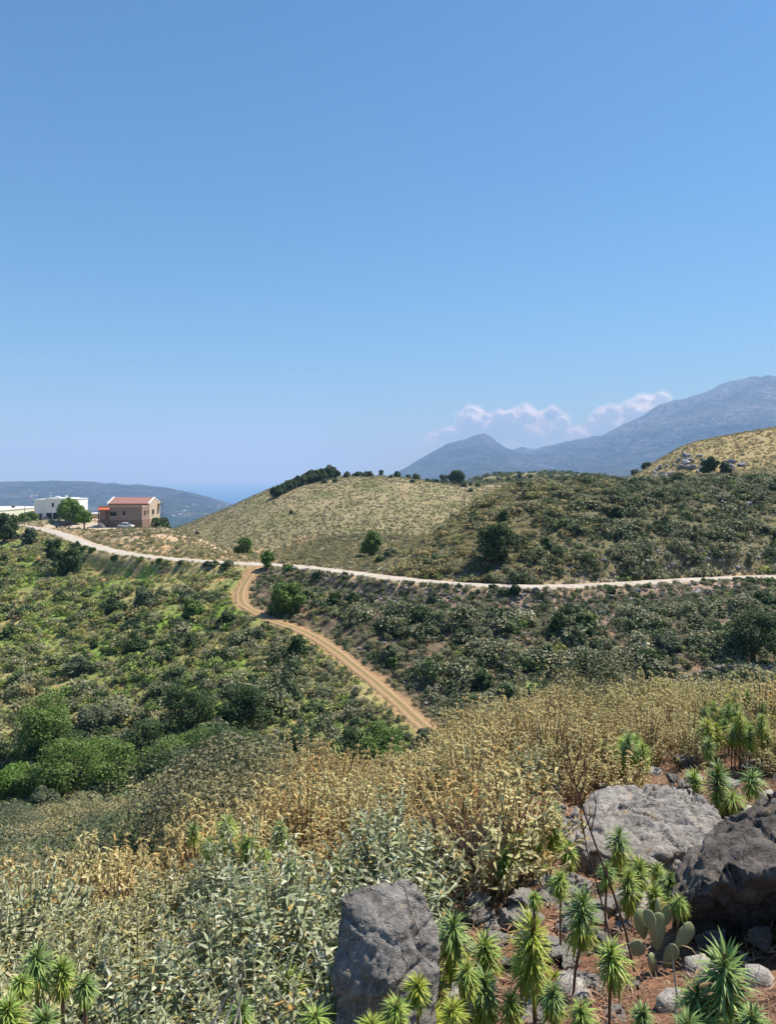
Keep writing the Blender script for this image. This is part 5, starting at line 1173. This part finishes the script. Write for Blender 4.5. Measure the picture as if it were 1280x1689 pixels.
twig_shrub(770,1470,90,110,'leafless purplish shrub above the upright boulder', M_purple); twig_shrub(820,1440,80,100,'leafless purplish shrub left of the yellowish spurge', M_purple)
twig_shrub(735,1420,80,90,'leafless shrub at the left end of the purplish ones', M_purple); twig_shrub(170,1640,60,90,'dark leafless shrub in the gap of the silvery thicket', M_twig, y=2.3)

# small cover -----------------------------------------------------------
fine = []
for k in range(3): fine.append(proto('fine_scrub%d' % k, (L_treeD, L_dry, L_hill)[k], 400+k, 3000, .013, nl=10))
for k in range(3): fine.append(proto('fine_tuft%d' % k, (L_hill, L_dry, L_green)[k], 410+k, 2500, .012, H=.6, nl=10))
for i, p_ in enumerate(fine): p_.name = 's%02d_%s' % (i, p_.name)
x, y = polar(2300, 6.0, 42, pw=1.5); z = ground_h(x, y)
lim = np.where(x < -1.1-(y-5)*.05, 6.2, 10.5); ok = (y > lim) ; x, y, z = x[ok], y[ok], z[ok]; n = len(x)
gb = fbm(x/3, y/3, 3, 77); rn = rng.random(n)
which = np.where(rn < .34, 0, np.where(rn < .46, 1, np.where(rn < .58+.1*(gb > 0), 2, np.where(rn < .84, 3, np.where(rn < .88, 4, 5)))))
sc = rng.uniform(.4, 1.0, n)**1.3*1.5*(1+.5*sstep(15, 35, y))
scatter('low_scrub_cover', np.stack([x,y,z-.02],1), np.stack([sc*1.1,sc*1.1,sc*rng.uniform(.8,1.2,n)],1), rng.random(n)*.4, which, fine)
# litter and pebbles on the soil
def quads_proto(name, mat, seed, n, s_, spread):
    rs = np.random.default_rng(seed); base = np.stack([rs.uniform(-spread,spread,n), rs.uniform(-spread,spread,n), rs.uniform(.002,.02,n)], 1); a_ = rs.uniform(0,6.28,n)
    d = unit(np.stack([np.cos(a_), np.sin(a_), rs.normal(0,.25,n)], 1)); vs, f = leafset(rs, base, d, np.tile(np.array([0,0,1.]), (n,1)), rs.uniform(.6,1.4,(n,1))*s_, rs.uniform(.5,1.2,n)*s_*.14, .1, .3, 2)
    return D.objects.new(name, mesh_np(name, vs, f, [mat]))
L_litter = leaf_mat('brown_leaf_litter', [(0,(.12,.05,.03)),(.5,(.24,.115,.065)),(.82,(.34,.19,.11)),(1,(.50,.37,.24))], (.3,.3,.2), trans=.1)
lit = [quads_proto('t%d_litter' % k, L_litter, 500+k, 60, (.03,.045,.02)[k], .09) for k in range(3)]
peb = [D.objects.new('t%d_pebble' % (3+k), rock_mesh('pebble', (M_limestone, M_midrock, M_limestone)[k], 90+k, 2, (.02,.016,.013), .3, 5)) for k in range(3)]
x, y = polar(4200, 1.6, 9, -.62, .62, 1.5); z = ground_h(x, y); rn = rng.random(len(x)); which = np.where(rn < .86, rng.integers(0,3,len(x)), 3+rng.integers(0,3,len(x)))
sc = rng.uniform(.7, 1.5, len(x)); sc = np.where(which >= 3, rng.uniform(.3, 1.8, len(x)), sc)
scatter('leaf_litter', np.stack([x,y,z],1), np.stack([sc,sc,sc],1), rng.random(len(x))*.3, which, lit+peb)
x, y = polar(13000, 72, 150, -.1, .62, 1.5); dR_ = near_poly(x, y, road_c)[0]; rdy_ = np.interp(x, road_c[:,0], road_c[:,1]); ok = (dR_ > 2.4) & (((rdy_-y > 0) & (rdy_-y < 14)) | ((y-rdy_ > 0) & (y-rdy_ < 7)) | (rng.random(len(x)) < .18)); ok &= near_poly(x, y, track_c)[0] > 2.3; x, y = x[ok], y[ok]; z = ground_h(x, y)
s1 = rng.uniform(.08,.38,len(x)); hs = [D.objects.new('v%d_stone' % k, rf[k]) for k in range(4)]
scatter('rubble', np.stack([x,y,z+.03],1), np.stack([s1*1.2,s1,s1*.8],1), s1*0, rng.integers(0,4,len(x)), hs)
# ------------------------------------------------------------------ haze
s = NT('summer_haze'); s.t.nodes.remove(s.p)
pv = s.n('ShaderNodeVolumePrincipled'); pv.inputs['Color'].default_value = (.27,.495,.84,1); pv.inputs['Absorption Color'].default_value = (.54,.37,.24,1); pv.inputs['Density'].default_value = HAZE
pv.inputs['Anisotropy'].default_value = 0.0
s.l(pv.outputs[0], s.o.inputs['Volume'])
b = MB(); b.box(-47000,-47000,-1400, 47000,47000, 1300); tag(b.build('haze', s.m), 'pale summer haze over the sea and mountains', kind='stuff')

# ------------------------------------------------------------------ clouds, beyond and above the haze
s = NT('cloud_vapour'); s.t.nodes.remove(s.p)
pv = s.n('ShaderNodeVolumePrincipled'); pv.inputs['Color'].default_value = (1,1,1,1); pv.inputs['Density'].default_value = .0009; pv.inputs['Anisotropy'].default_value = 0
M_vapour = s.m; s.l(pv.outputs[0], s.o.inputs['Volume'])
s = NT('cloud_white'); s.color((.90,.95,1.0)); s.rough(1, 0)
tr = s.n('ShaderNodeBsdfTranslucent'); tr.inputs[0].default_value = (.96,.96,.97,1); tp_ = s.n('ShaderNodeBsdfTransparent')
mx = s.n('ShaderNodeMixShader'); mx.inputs[0].default_value = .45; s.l(s.p.outputs[0], mx.inputs[1]); s.l(tr.outputs[0], mx.inputs[2])
m2 = s.n('ShaderNodeMixShader'); oc = s.obj(); s.l(s.ramp(s.noise(.0012, 6, .65, oc), [(.28,(.7,.7,.7)),(.42,(1,1,1))]), m2.inputs[0]); s.l(tp_.outputs[0], m2.inputs[1]); s.l(mx.outputs[0], m2.inputs[2]); s.l(m2.outputs[0], s.o.inputs[0]); M_cloud = s.m
def cloud(puffs, label, seed):
    bm = bmesh.new(); rs = np.random.default_rng(seed); Y = 34000.0; kk = Y/F
    for (u, v, r) in puffs:
        for j in range(5):
            uu = u+rs.normal(0,r*.45); vv = min(v+rs.normal(0,r*.3), 742); rr = r*rs.uniform(.5,1.0)*kk
            vs = bmesh.ops.create_icosphere(bm, subdivisions=3, radius=1.0)['verts']; c_ = Vector(((uu-640)*kk, Y+rs.normal(0,900), max((V0-vv)*kk, 1500)))
            for q_ in vs:
                n_ = mn.fractal(q_.co*1.6+c_*.001, .8, 2, 4)*.35; q_.co = c_ + Vector((q_.co.x*rr*(1+n_), q_.co.y*rr*(1+n_), q_.co.z*rr*.72*(1+n_)))
    for q_ in bm.verts: q_.co.z = max(q_.co.z, 1400)
    me = D.meshes.new('cloud'); bm.to_mesh(me); bm.free(); me.materials.append(M_cloud)
    o = link('cloud', me); md = o.modifiers.new('merge', 'REMESH'); md.mode = 'VOXEL'; md.voxel_size = 80; md.use_smooth_shade = True
    dt = D.textures.new('billow', 'CLOUDS'); dt.noise_scale = 420; dt.noise_depth = 4; dm = o.modifiers.new('billow', 'DISPLACE'); dm.texture = dt; dm.strength = 260; dm.mid_level = .5; dm.texture_coords = 'GLOBAL'
    tag(o, label, 'cloud')
    vm = me.copy(); vm.materials.clear(); vm.materials.append(M_vapour); ov = link('vapour', vm, parent=o)
    md = ov.modifiers.new('merge', 'REMESH'); md.mode = 'VOXEL'; md.voxel_size = 110; dm = ov.modifiers.new('billow', 'DISPLACE'); dm.texture = dt; dm.strength = 500; dm.mid_level = .2; dm.texture_coords = 'GLOBAL'
cloud([(770,688,13),(795,690,16),(830,692,18),(865,690,16),(895,690,18),(912,700,14),(780,708,22),(820,712,26),(870,712,28),(905,716,20),(740,722,16),(710,728,10)], 'low white cumulus cloud above the pointed peak', 1)
cloud([(985,690,12),(1005,684,14),(1035,676,16),(1065,666,15),(1082,662,13),(1100,664,12),(1000,706,20),(1040,698,24),(1080,690,22),(960,716,14)], 'white cumulus cloud rising behind the slope of the high mountain', 2)
